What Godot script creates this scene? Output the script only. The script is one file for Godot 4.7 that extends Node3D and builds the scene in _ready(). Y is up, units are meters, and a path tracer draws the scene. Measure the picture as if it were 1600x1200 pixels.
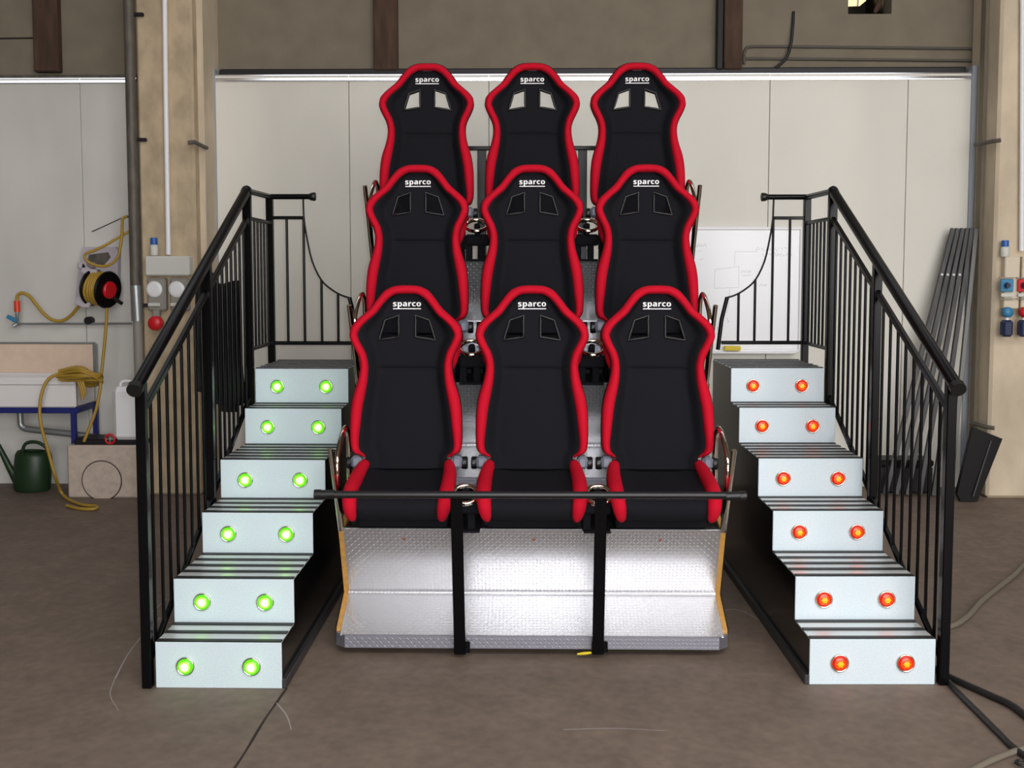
extends Node3D
# A three-row motion-ride seating platform with nine racing seats between two lit staircases, in an industrial hall.
# World: metres, y up, the camera above the origin looking along -z.

const LENS := 1700.0          # focal length in pixels of the 1600 x 1200 frame
const EYE := Vector3(0, 1.705, 0)
const PITCH := 0.0708         # tangent of the downward pitch
const YAW := 0.01823
const SHIFT := 65.0           # lens shift in pixels

var counts := {}
var M := {}
var cam_fw: Vector3
var cam_rt: Vector3
var cam_up: Vector3

func _ready() -> void:
	# ---------- camera ----------
	var p := atan(PITCH)
	cam_fw = Vector3(-sin(YAW) * cos(p), -sin(p), -cos(YAW) * cos(p))
	cam_rt = Vector3(cos(YAW), 0, -sin(YAW))
	cam_up = cam_rt.cross(cam_fw)
	var cam := Camera3D.new()
	cam.name = "camera"
	cam.transform = Transform3D(Basis(cam_rt, cam_up, -cam_fw), EYE)
	var near := 0.05
	cam.set_frustum(near * 1200.0 / LENS, Vector2(0, -SHIFT / LENS * near), near, 100.0)
	cam.keep_aspect = Camera3D.KEEP_HEIGHT
	add_child(cam)
	cam.current = true
	# ---------- environment ----------
	var we := WorldEnvironment.new()
	we.name = "environment"
	var env := Environment.new()
	env.background_mode = Environment.BG_SKY
	var sky := Sky.new()
	var sm := ProceduralSkyMaterial.new()
	sm.sky_top_color = Color(0.62, 0.70, 0.82)
	sm.sky_horizon_color = Color(0.86, 0.88, 0.90)
	sm.ground_bottom_color = Color(0.35, 0.34, 0.32)
	sm.ground_horizon_color = Color(0.6, 0.6, 0.58)
	sky.sky_material = sm
	env.sky = sky
	env.tonemap_mode = Environment.TONE_MAPPER_LINEAR
	env.tonemap_exposure = 1.0
	env.sdfgi_enabled = true
	env.ssao_enabled = true
	env.ssil_enabled = true
	we.environment = env
	add_child(we)
	# ---------- large lights: unseen door glazing behind the camera, two unseen roof lights, the camera's flash ----------
	area_light("unseen_door_daylight", Vector3(3.2, 2.9, 6.7), Vector3(0, 0, -1), Vector2(9.0, 4.4), 74.0, Color(1.0, 0.985, 0.965))  # out of view, placed to light the hall from the right
	area_light("unseen_roof_daylight", Vector3(-0.25, 6.28, -7.55), Vector3(0, -1, 0), Vector2(12.0, 0.7), 1.5, Color(1.0, 0.99, 0.98))  # out of view overhead, placed to brighten the flashing on the panels
	area_light("unseen_roof_daylight", Vector3(4.0, 6.28, 2.0), Vector3(0, -1, 0), Vector2(12.0, 5.0), 64.0, Color(1.0, 0.985, 0.965))  # out of view overhead, carries much of the hall's light
	var flash := OmniLight3D.new()
	flash.name = "camera_flash"
	flash.position = EYE + Vector3(0.05, 0.04, 0.0)
	flash.light_energy = 4.9
	flash.light_size = 0.015
	flash.light_color = Color(0.97, 0.98, 1.0)
	flash.omni_range = 30.0
	flash.omni_attenuation = 2.0
	flash.shadow_enabled = true
	add_child(flash)
	# ---------- scene ----------
	make_materials()
	build_hall()
	build_back_wall()
	build_columns()
	build_platform()
	build_seats()
	build_barriers()
	build_handles()
	for s in [-1, 1]:
		build_stairs(s)
	build_wash_corner()
	build_right_corner()
	build_cables()

# =====================================================================
# helpers
# =====================================================================
func area_light(called: String, at_: Vector3, towards: Vector3, size: Vector2, energy: float, col: Color) -> void:
	var l := AreaLight3D.new()
	l.name = numbered(self, called)
	l.position = at_
	l.basis = Basis.looking_at(towards, Vector3.UP if absf(towards.y) < 0.9 else Vector3.FORWARD)
	l.area_size = size
	l.area_normalize_energy = true
	l.light_energy = energy
	l.light_color = col
	l.area_range = 40.0
	l.area_attenuation = 2.0
	l.shadow_enabled = true
	add_child(l)

func at(x: float, y: float, depth: float) -> Vector3:
	# the point of the hall at that depth behind the lens plane (world z = -depth) that the photograph shows there
	var d := cam_fw + cam_rt * ((x - 800.0) / LENS) - cam_up * ((y - 600.0 + SHIFT) / LENS)
	return EYE + d * (depth / -d.z)

func on_floor(x: float, y: float, h := 0.0) -> Vector3:
	var d := cam_fw + cam_rt * ((x - 800.0) / LENS) - cam_up * ((y - 600.0 + SHIFT) / LENS)
	return EYE + d * ((h - EYE.y) / d.y)

func numbered(parent: Node, called: String) -> String:
	var key := str(parent.get_instance_id()) + called
	var n: int = counts.get(key, 0)
	counts[key] = n + 1
	return called if n == 0 else "%s_%03d" % [called, n]

func thing(called: String, label: String, category: String, pos := Vector3.ZERO, turn := 0.0, group := "") -> Node3D:
	var o := Node3D.new()
	o.name = numbered(self, called)
	add_child(o, true)
	o.position = pos
	o.rotation.y = turn
	tag(o, label, category, group)
	return o

func tag(o: Node, label: String, category: String, group := "") -> Node:
	o.set_meta("label", label)
	o.set_meta("category", category)
	if group != "":
		o.set_meta("group", group)
	return o

func st() -> SurfaceTool:
	var s := SurfaceTool.new()
	s.begin(Mesh.PRIMITIVE_TRIANGLES)
	return s

func mesh_of(s: SurfaceTool) -> ArrayMesh:
	s.generate_normals()
	return s.commit()

func obj(called: String, s, mat: Material, parent: Node = null) -> MeshInstance3D:
	var o := MeshInstance3D.new()
	var pr: Node = self if parent == null else parent
	o.name = numbered(pr, called)
	o.mesh = mesh_of(s) if s is SurfaceTool else s
	o.material_override = mat
	pr.add_child(o, true)
	return o

func struct(called: String, s, mat: Material, parent: Node = null) -> MeshInstance3D:
	var o := obj(called, s, mat, parent)
	if parent == null:
		o.set_meta("kind", "structure")
	return o

func tri(s: SurfaceTool, a: Vector3, b: Vector3, c: Vector3) -> void:
	s.add_vertex(a); s.add_vertex(c); s.add_vertex(b)

func quad(s: SurfaceTool, a: Vector3, b: Vector3, c: Vector3, d: Vector3) -> void:
	# counter-clockwise seen from the front
	tri(s, a, b, c); tri(s, a, c, d)

func box(s: SurfaceTool, c: Vector3, size: Vector3, bevel := 0.0, basis_ := Basis.IDENTITY) -> void:
	s.set_smooth_group(-1)
	var h := size / 2.0
	var b := minf(bevel, minf(h.x, minf(h.y, h.z)) * 0.9)
	var X := Transform3D(basis_, c)
	var i := h - Vector3(b, b, b)
	var ax := [Vector3.RIGHT, Vector3.UP, Vector3.BACK]
	for k in 3:
		var u: Vector3 = ax[(k + 1) % 3]
		var v: Vector3 = ax[(k + 2) % 3]
		var n: Vector3 = ax[k]
		for sg in [1.0, -1.0]:
			var o: Vector3 = n * h[k] * sg
			var pu: Vector3 = u * i[(k + 1) % 3]
			var pv: Vector3 = v * i[(k + 2) % 3]
			if sg > 0:
				quad(s, X * (o - pu - pv), X * (o + pu - pv), X * (o + pu + pv), X * (o - pu + pv))
			else:
				quad(s, X * (o - pu + pv), X * (o + pu + pv), X * (o + pu - pv), X * (o - pu - pv))
	if b <= 0.0:
		return
	for k in 3:
		var ka := (k + 1) % 3
		var kb := (k + 2) % 3
		for sa in [1.0, -1.0]:
			for sb in [1.0, -1.0]:
				var e: Vector3 = ax[k] * i[k]
				var p1: Vector3 = ax[ka] * h[ka] * sa + ax[kb] * i[kb] * sb
				var p2: Vector3 = ax[ka] * i[ka] * sa + ax[kb] * h[kb] * sb
				if sa * sb > 0:
					quad(s, X * (p1 - e), X * (p2 - e), X * (p2 + e), X * (p1 + e)) if false else quad(s, X * (p1 + e), X * (p2 + e), X * (p2 - e), X * (p1 - e)) if false else quad_out(s, X, p1 + e, p2 + e, p2 - e, p1 - e)
				else:
					quad_out(s, X, p1 + e, p2 + e, p2 - e, p1 - e)
	for sx in [1.0, -1.0]:
		for sy in [1.0, -1.0]:
			for sz in [1.0, -1.0]:
				var a := Vector3(h.x * sx, i.y * sy, i.z * sz)
				var bb := Vector3(i.x * sx, h.y * sy, i.z * sz)
				var cc := Vector3(i.x * sx, i.y * sy, h.z * sz)
				if sx * sy * sz > 0:
					tri(s, X * a, X * bb, X * cc)
				else:
					tri(s, X * a, X * cc, X * bb)

func quad_out(s: SurfaceTool, X: Transform3D, a: Vector3, b: Vector3, c: Vector3, d: Vector3) -> void:
	# a quad of a shape centred on its own origin, turned outwards
	var n := (b - a).cross(c - a)
	if n.dot(a + b + c + d) >= 0:
		quad(s, X * a, X * b, X * c, X * d)
	else:
		quad(s, X * d, X * c, X * b, X * a)

func bar(s: SurfaceTool, a: Vector3, b: Vector3, w: float, d: float, bevel := 0.003, side := Vector3.RIGHT) -> void:
	# a rectangular profile from a to b
	var y := (b - a).normalized()
	var x := (side - y * side.dot(y)).normalized()
	box(s, (a + b) / 2.0, Vector3(w, a.distance_to(b), d), bevel, Basis(x, y, x.cross(y)))

func tube(s: SurfaceTool, pts: Array, r, n := 12, caps := true, closed := false, squash := 1.0) -> void:
	# r: a number or one radius per point; smooth along and round
	var m := pts.size()
	var rings := []
	var up := Vector3.ZERO
	for k in m:
		var t: Vector3
		if closed:
			t = (pts[(k + 1) % m] - pts[(k - 1 + m) % m]).normalized()
		else:
			t = (pts[mini(k + 1, m - 1)] - pts[maxi(k - 1, 0)]).normalized()
		if up == Vector3.ZERO:
			up = Vector3.UP if absf(t.y) < 0.9 else Vector3.RIGHT
		up = (up - t * up.dot(t)).normalized()
		var sd := t.cross(up)
		var rr: float = r[k] if r is Array else r
		var ring := []
		for j in n:
			var a := TAU * j / n
			ring.append(pts[k] + (up * cos(a) * squash + sd * sin(a)) * rr)
		rings.append(ring)
	s.set_smooth_group(1)
	for k in (m if closed else m - 1):
		var ra: Array = rings[k]
		var rb: Array = rings[(k + 1) % m]
		for j in n:
			var j2 := (j + 1) % n
			quad(s, ra[j2], rb[j2], rb[j], ra[j])
	if caps and not closed:
		s.set_smooth_group(-1)
		for j in range(1, n - 1):
			tri(s, rings[0][0], rings[0][j], rings[0][j + 1])
			tri(s, rings[m - 1][0], rings[m - 1][j + 1], rings[m - 1][j])

func lathe(s: SurfaceTool, prof: Array, n: int, X: Transform3D, smooth := true) -> void:
	# prof: Vector2(radius, height) from the bottom up; revolved round local y
	for k in prof.size() - 1:
		s.set_smooth_group(1 if smooth else k + 2)
		for j in n:
			var a := TAU * j / n
			var b := TAU * (j + 1) / n
			var p0: Vector2 = prof[k]
			var p1: Vector2 = prof[k + 1]
			var A := X * Vector3(cos(a) * p0.x, p0.y, sin(a) * p0.x)
			var B := X * Vector3(cos(b) * p0.x, p0.y, sin(b) * p0.x)
			var C := X * Vector3(cos(b) * p1.x, p1.y, sin(b) * p1.x)
			var D := X * Vector3(cos(a) * p1.x, p1.y, sin(a) * p1.x)
			if p0.x < 1e-6:
				tri(s, A, D, C)
			elif p1.x < 1e-6:
				tri(s, A, D, B)
			else:
				quad(s, A, D, C, B)

func extrude(s: SurfaceTool, poly: PackedVector2Array, depth: float, X := Transform3D.IDENTITY) -> void:
	# polygon in local xy, from z = 0 to z = depth
	var pl := poly
	if Geometry2D.is_polygon_clockwise(pl):
		pl = poly.duplicate()
		pl.reverse()
	var ix := Geometry2D.triangulate_polygon(pl)
	s.set_smooth_group(-1)
	for k in range(0, ix.size(), 3):
		var a := pl[ix[k]]
		var b := pl[ix[k + 1]]
		var c := pl[ix[k + 2]]
		if (b - a).cross(c - a) < 0:
			var t := b
			b = c
			c = t
		tri(s, X * Vector3(a.x, a.y, depth), X * Vector3(b.x, b.y, depth), X * Vector3(c.x, c.y, depth))
		tri(s, X * Vector3(a.x, a.y, 0), X * Vector3(c.x, c.y, 0), X * Vector3(b.x, b.y, 0))
	for k in pl.size():
		var a := pl[k]
		var b := pl[(k + 1) % pl.size()]
		quad(s, X * Vector3(a.x, a.y, 0), X * Vector3(b.x, b.y, 0), X * Vector3(b.x, b.y, depth), X * Vector3(a.x, a.y, depth))

func grid(s: SurfaceTool, rows: Array, group := 1) -> void:
	s.set_smooth_group(group)
	for k in rows.size() - 1:
		for j in rows[k].size() - 1:
			quad(s, rows[k][j], rows[k + 1][j], rows[k + 1][j + 1], rows[k][j + 1])

func smooth_path(pts: Array, sub := 4) -> Array:
	var out := []
	var m := pts.size()
	for k in m - 1:
		var p0 = pts[maxi(k - 1, 0)]
		var p1 = pts[k]
		var p2 = pts[k + 1]
		var p3 = pts[mini(k + 2, m - 1)]
		for j in sub:
			var t := float(j) / sub
			out.append(0.5 * (2.0 * p1 + (p2 - p0) * t + (2.0 * p0 - 5.0 * p1 + 4.0 * p2 - p3) * t * t + (3.0 * p1 - p0 - 3.0 * p2 + p3) * t * t * t))
	out.append(pts[m - 1])
	return out

func poly2(a: Array) -> PackedVector2Array:
	var o := PackedVector2Array()
	for k in range(0, a.size(), 2):
		o.append(Vector2(a[k], a[k + 1]))
	return o

# =====================================================================
# materials
# =====================================================================
func plain(col: Color, rough: float, metal := 0.0, spec := 0.5) -> StandardMaterial3D:
	var m := StandardMaterial3D.new()
	m.albedo_color = col
	m.roughness = rough
	m.metallic = metal
	m.metallic_specular = spec
	return m

func noise_tex(seed_: int, freq: float, lo: float, hi: float, octaves := 4, size := 512, tint := Color.WHITE, stretch := 1.0) -> ImageTexture:
	# grey variation between lo and hi (srgb), times a tint
	var n := FastNoiseLite.new()
	n.seed = seed_
	n.frequency = freq
	n.fractal_octaves = octaves
	var g := n.get_seamless_image(size, size)
	g.convert(Image.FORMAT_RGB8)
	for y in size:
		for x in size:
			var v: float = lerpf(lo, hi, g.get_pixel(x, y).r)
			g.set_pixel(x, y, Color(v * tint.r, v * tint.g, v * tint.b))
	g.generate_mipmaps()
	return ImageTexture.create_from_image(g)

func textured(tex: Texture2D, scale_: Vector3, rough: float, metal := 0.0, col := Color.WHITE, world := true) -> StandardMaterial3D:
	var m := plain(col, rough, metal)
	m.albedo_texture = tex
	m.uv1_triplanar = true
	m.uv1_world_triplanar = world
	m.uv1_scale = scale_
	return m

func glow(col: Color, energy: float) -> StandardMaterial3D:
	var m := plain(col.darkened(0.5), 0.25)
	m.emission_enabled = true
	m.emission = col
	m.emission_energy_multiplier = energy
	return m

func checker_normal() -> ImageTexture:
	# raised lozenges of tread plate, alternating direction
	var n := 128
	var im := Image.create(n, n, false, Image.FORMAT_RGB8)
	im.fill(Color(0, 0, 0))
	var cell := n / 4
	for cy in 4:
		for cx in 4:
			var dir := 1.0 if (cx + cy) % 2 == 0 else -1.0
			var c := Vector2(cx + 0.5, cy + 0.5) * cell
			for y in range(-cell / 2, cell / 2):
				for x in range(-cell / 2, cell / 2):
					var u := (x + y * dir) * 0.7071
					var v := (-x * dir + y) * 0.7071
					var d := absf(u) / (cell * 0.52) + absf(v) / (cell * 0.17)
					if d < 1.0:
						var hgt := clampf((1.0 - d) * 2.2, 0, 1)
						im.set_pixel(posmod(int(c.x) + x, n), posmod(int(c.y) + y, n), Color(hgt, hgt, hgt))
	im.bump_map_to_normal_map(2.2)
	im.generate_mipmaps()
	return ImageTexture.create_from_image(im)

func make_materials() -> void:
	M.concrete_floor = textured(noise_tex(3, 0.012, 0.86, 1.0, 6, 1024, Color(1.0, 0.985, 0.96)), Vector3(0.31, 0.31, 0.31), 0.66, 0.0, Color(0.515, 0.455, 0.41))
	M.concrete_floor.detail_enabled = true
	M.concrete_floor.detail_albedo = noise_tex(17, 0.09, 0.86, 1.0, 3, 512)
	M.concrete_floor.detail_blend_mode = BaseMaterial3D.BLEND_MODE_MUL
	M.crack = plain(Color(0.16, 0.13, 0.12), 0.9)
	M.scratch = plain(Color(0.62, 0.59, 0.58), 0.8)
	M.concrete_wall = textured(noise_tex(5, 0.01, 0.91, 1.0, 6, 1024, Color(1.0, 0.985, 0.95)), Vector3(0.35, 0.35, 0.35), 0.9, 0.0, Color(0.50, 0.47, 0.42))
	M.column = textured(noise_tex(8, 0.01, 0.8, 1.0, 6, 1024, Color(1.0, 0.97, 0.92)), Vector3(0.5, 0.32, 0.5), 0.85, 0.0, Color(0.80, 0.74, 0.65))
	M.column_pale = textured(noise_tex(9, 0.01, 0.85, 1.0, 6, 512, Color(1.0, 0.98, 0.95)), Vector3(0.5, 0.32, 0.5), 0.85, 0.0, Color(0.84, 0.79, 0.71))
	M.white_panel = textured(noise_tex(11, 0.006, 0.93, 1.0, 4, 512, Color(1.0, 0.99, 0.97)), Vector3(0.22, 0.12, 0.22), 0.5, 0.0, Color(0.885, 0.88, 0.855))
	M.grey_panel = textured(noise_tex(12, 0.008, 0.9, 1.0, 4, 512, Color(1.0, 0.99, 0.98)), Vector3(0.22, 0.12, 0.22), 0.5, 0.0, Color(0.86, 0.86, 0.845))
	M.flashing = plain(Color(0.97, 0.97, 0.98), 0.22, 0.9)
	M.white_frame = plain(Color(0.93, 0.93, 0.94), 0.4)
	M.panel_trim = plain(Color(0.60, 0.625, 0.66), 0.5)
	M.dark_steel = plain(Color(0.13, 0.12, 0.13), 0.5, 0.4)
	M.old_wood = textured(noise_tex(21, 0.02, 0.7, 1.0, 5, 256, Color(1.0, 0.95, 0.9)), Vector3(2.0, 0.4, 2.0), 0.9, 0.0, Color(0.34, 0.265, 0.215))
	M.pipe_grey = textured(noise_tex(22, 0.02, 0.75, 1.0, 4, 256), Vector3(3, 1, 3), 0.6, 0.2, Color(0.42, 0.395, 0.36))
	M.pvc_white = plain(Color(0.92, 0.92, 0.93), 0.4)
	M.zinc = plain(Color(0.62, 0.64, 0.64), 0.4, 0.7)
	M.plate = plain(Color(0.79, 0.79, 0.80), 0.26, 0.76)
	M.plate.normal_enabled = true
	M.plate.normal_texture = checker_normal()
	M.plate.normal_scale = 0.5
	M.plate.uv1_triplanar = true
	M.plate.uv1_scale = Vector3(15, 15, 15)
	M.lip_plate = M.plate.duplicate()
	M.lip_plate.albedo_color = Color(0.60, 0.60, 0.64)
	M.lip_plate.roughness = 0.4
	M.plywood = textured(noise_tex(31, 0.03, 0.8, 1.0, 4, 256, Color(1.0, 0.95, 0.85)), Vector3(3, 3, 3), 0.6, 0.0, Color(0.80, 0.63, 0.36))
	M.black_board = plain(Color(0.055, 0.05, 0.05), 0.4, 0.0, 0.3)
	M.black_paint = plain(Color(0.03, 0.03, 0.036), 0.25, 0.0, 0.3)
	M.black_gloss = plain(Color(0.035, 0.033, 0.033), 0.16)
	M.black_plastic = plain(Color(0.06, 0.06, 0.065), 0.42)
	M.skirt = plain(Color(0.19, 0.185, 0.19), 0.4)
	M.rubber = plain(Color(0.045, 0.05, 0.05), 0.5)
	M.tread = plain(Color(0.84, 0.86, 0.86), 0.3, 0.35)
	M.riser = textured(noise_tex(41, 0.15, 0.93, 1.0, 3, 256, Color(0.985, 1.0, 1.0)), Vector3(3, 3, 3), 0.38, 0.1, Color(0.84, 0.885, 0.91))
	M.red_cloth = textured(noise_tex(51, 0.25, 0.86, 1.0, 2, 256), Vector3(9, 9, 9), 0.85, 0.0, Color(0.79, 0.07, 0.17), false)
	M.red_cloth.metallic_specular = 0.25
	M.black_cloth = textured(noise_tex(52, 0.3, 0.7, 1.0, 2, 256), Vector3(10, 10, 10), 0.92, 0.0, Color(0.118, 0.118, 0.138), false)
	M.black_cloth.metallic_specular = 0.25
	M.grey_plastic = plain(Color(0.46, 0.48, 0.53), 0.45)
	M.thread_white = plain(Color(0.95, 0.95, 0.95), 0.7)
	M.chrome = plain(Color(0.88, 0.86, 0.80), 0.08, 1.0)
	M.green_lens = glow(Color(0.40, 0.88, 0.12), 0.95)
	M.green_core = glow(Color(0.92, 1.0, 0.72), 2.2)
	M.green_mid = glow(Color(0.70, 1.0, 0.32), 1.15)
	M.red_mid = glow(Color(0.95, 0.30, 0.05), 0.9)
	M.red_lens = glow(Color(0.92, 0.13, 0.03), 0.66)
	M.red_core = glow(Color(1.0, 0.66, 0.06), 1.25)
	M.glazing = glow(Color(0.93, 0.95, 1.0), 1.6)  # glow of the unseen door and roof windows
	M.ceramic = plain(Color(0.90, 0.885, 0.88), 0.25)
	M.splash = textured(noise_tex(61, 0.02, 0.95, 1.0, 4, 256, Color(1.0, 0.95, 0.9)), Vector3(1.5, 1.5, 1.5), 0.5, 0.0, Color(0.90, 0.845, 0.80))
	M.blue_steel = plain(Color(0.10, 0.14, 0.42), 0.45)
	M.yellow_hose = plain(Color(0.66, 0.53, 0.19), 0.5)
	M.green_plastic = plain(Color(0.10, 0.20, 0.10), 0.45)
	M.grout_block = textured(noise_tex(62, 0.02, 0.87, 1.0, 5, 512, Color(1.0, 0.96, 0.93)), Vector3(1.2, 1.2, 1.2), 0.85, 0.0, Color(0.80, 0.765, 0.73))
	M.lilac_plastic = plain(Color(0.72, 0.69, 0.72), 0.5)
	M.red_plastic = plain(Color(0.80, 0.10, 0.14), 0.4)
	M.orange_plastic = plain(Color(0.88, 0.26, 0.12), 0.4)
	M.blue_plastic = plain(Color(0.16, 0.36, 0.66), 0.4)
	M.teal_plastic = plain(Color(0.22, 0.50, 0.66), 0.4)
	M.navy_plastic = plain(Color(0.13, 0.17, 0.30), 0.4)
	M.cream_plastic = plain(Color(0.82, 0.77, 0.68), 0.5)
	M.pale_plastic = plain(Color(0.80, 0.80, 0.77), 0.5)
	M.dull_plastic = plain(Color(0.56, 0.545, 0.51), 0.55)
	M.steel_bar = textured(noise_tex(71, 0.02, 0.7, 1.0, 4, 256), Vector3(3, 0.6, 3), 0.42, 0.55, Color(0.30, 0.30, 0.30))
	M.steel_pale = plain(Color(0.40, 0.40, 0.39), 0.4, 0.6)
	M.cable_black = plain(Color(0.085, 0.085, 0.085), 0.5)
	M.cable_grey = plain(Color(0.42, 0.39, 0.34), 0.55)
	M.yellow_bit = plain(Color(0.86, 0.76, 0.12), 0.5)
	M.dark_cloth = textured(noise_tex(81, 0.1, 0.6, 1.0, 3, 256), Vector3(4, 4, 4), 0.8, 0.0, Color(0.05, 0.05, 0.06))

# =====================================================================
# the hall
# =====================================================================
const BACK := -8.35
const OUTER := -8.47

func build_hall() -> void:
	var s := st()
	box(s, Vector3(0, -0.1, -0.8), Vector3(22, 0.2, 17.0))
	var fl := struct("floor", s, M.concrete_floor)
	# cracks and scratches in the concrete: shallow strips lying on it
	for c in [[[448, 1075, 432, 1098, 415, 1122, 398, 1150, 380, 1180, 362, 1206], 0.006, M.crack], [[432, 1098, 448, 1118, 455, 1140], 0.003, M.scratch],
			[[250, 965, 225, 990, 200, 1022, 180, 1060], 0.0035, M.scratch], [[260, 935, 243, 952, 228, 965], 0.003, M.scratch],
			[[180, 1060, 172, 1085, 185, 1110], 0.002, M.scratch], [[880, 1140, 960, 1138, 1040, 1142], 0.003, M.scratch], [[1100, 960, 1150, 952, 1185, 968], 0.004, M.scratch]]:
		var pts := []
		for k in range(0, c[0].size(), 2):
			pts.append(on_floor(c[0][k], c[0][k + 1], 0.0008))
		pts = smooth_path(pts, 4)
		var q := st()
		for k in pts.size() - 1:
			var d: Vector3 = (pts[k + 1] - pts[k]).cross(Vector3.UP).normalized()
			var w0: float = c[1] * (0.85 + 0.15 * sin(k * 0.7))
			var w1: float = c[1] * (0.85 + 0.15 * sin((k + 1) * 0.7))
			q.set_smooth_group(1)
			quad(q, pts[k] - d * w0, pts[k] + d * w0, pts[k + 1] + d * w1, pts[k + 1] - d * w1)
		obj("crack" if c[2] == M.crack else "scratch", q, c[2], fl)
	s = st()
	# ceiling with two openings for the unseen roof lights
	box(s, Vector3(0, 6.5, 5.8), Vector3(22, 0.2, 2.6))
	box(s, Vector3(0, 6.5, -3.85), Vector3(22, 0.2, 6.7))
	box(s, Vector3(0, 6.5, -8.45), Vector3(22, 0.2, 1.1))
	box(s, Vector3(-6.5, 6.5, 2.0), Vector3(9.0, 0.2, 5.0))
	box(s, Vector3(10.5, 6.5, 2.0), Vector3(1.0, 0.2, 5.0))
	box(s, Vector3(-8.625, 6.5, -7.55), Vector3(4.75, 0.2, 0.7))
	box(s, Vector3(8.375, 6.5, -7.55), Vector3(5.25, 0.2, 0.7))
	struct("ceiling", s, M.concrete_wall)
	s = st()
	box(s, Vector3(-0.25, 6.42, -7.55), Vector3(12.0, 0.02, 0.7))
	struct("unseen_window_1", s, M.glazing)  # unseen roof light, set where the flashing below reflects it
	s = st()
	box(s, Vector3(4.0, 6.42, 2.0), Vector3(12.0, 0.02, 5.0))
	struct("unseen_window_2", s, M.glazing)  # unseen roof light, placed to light the hall from above
	s = st()
	box(s, Vector3(-11.0, 3.2, -0.8), Vector3(0.2, 6.8, 16.2))
	struct("wall_left", s, M.concrete_wall)
	s = st()
	box(s, Vector3(11.0, 3.2, -0.8), Vector3(0.2, 6.8, 16.2))
	struct("wall_right", s, M.concrete_wall)
	s = st()   # the wall behind the camera, with the opening of an unseen glazed door
	box(s, Vector3(-6.15, 3.2, 7.0), Vector3(9.7, 6.8, 0.2))
	box(s, Vector3(9.35, 3.2, 7.0), Vector3(3.3, 6.8, 0.2))
	box(s, Vector3(3.2, 5.85, 7.0), Vector3(9.0, 1.5, 0.2))
	box(s, Vector3(3.2, 0.35, 7.0), Vector3(9.0, 0.7, 0.2))
	struct("wall_front", s, M.concrete_wall)
	s = st()
	box(s, Vector3(3.2, 2.9, 7.0), Vector3(9.0, 4.4, 0.03))
	var w := struct("unseen_window_3", s, M.glazing)  # unseen door pane, glowing to light the hall from behind the camera
	for k in 4:
		s = st()
		box(s, Vector3(3.2 - 4.5 + 1.8 * (k + 1), 2.9, 6.97), Vector3(0.07, 4.4, 0.06), 0.005)
		obj("mullion", s, M.dark_steel, w)

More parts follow.
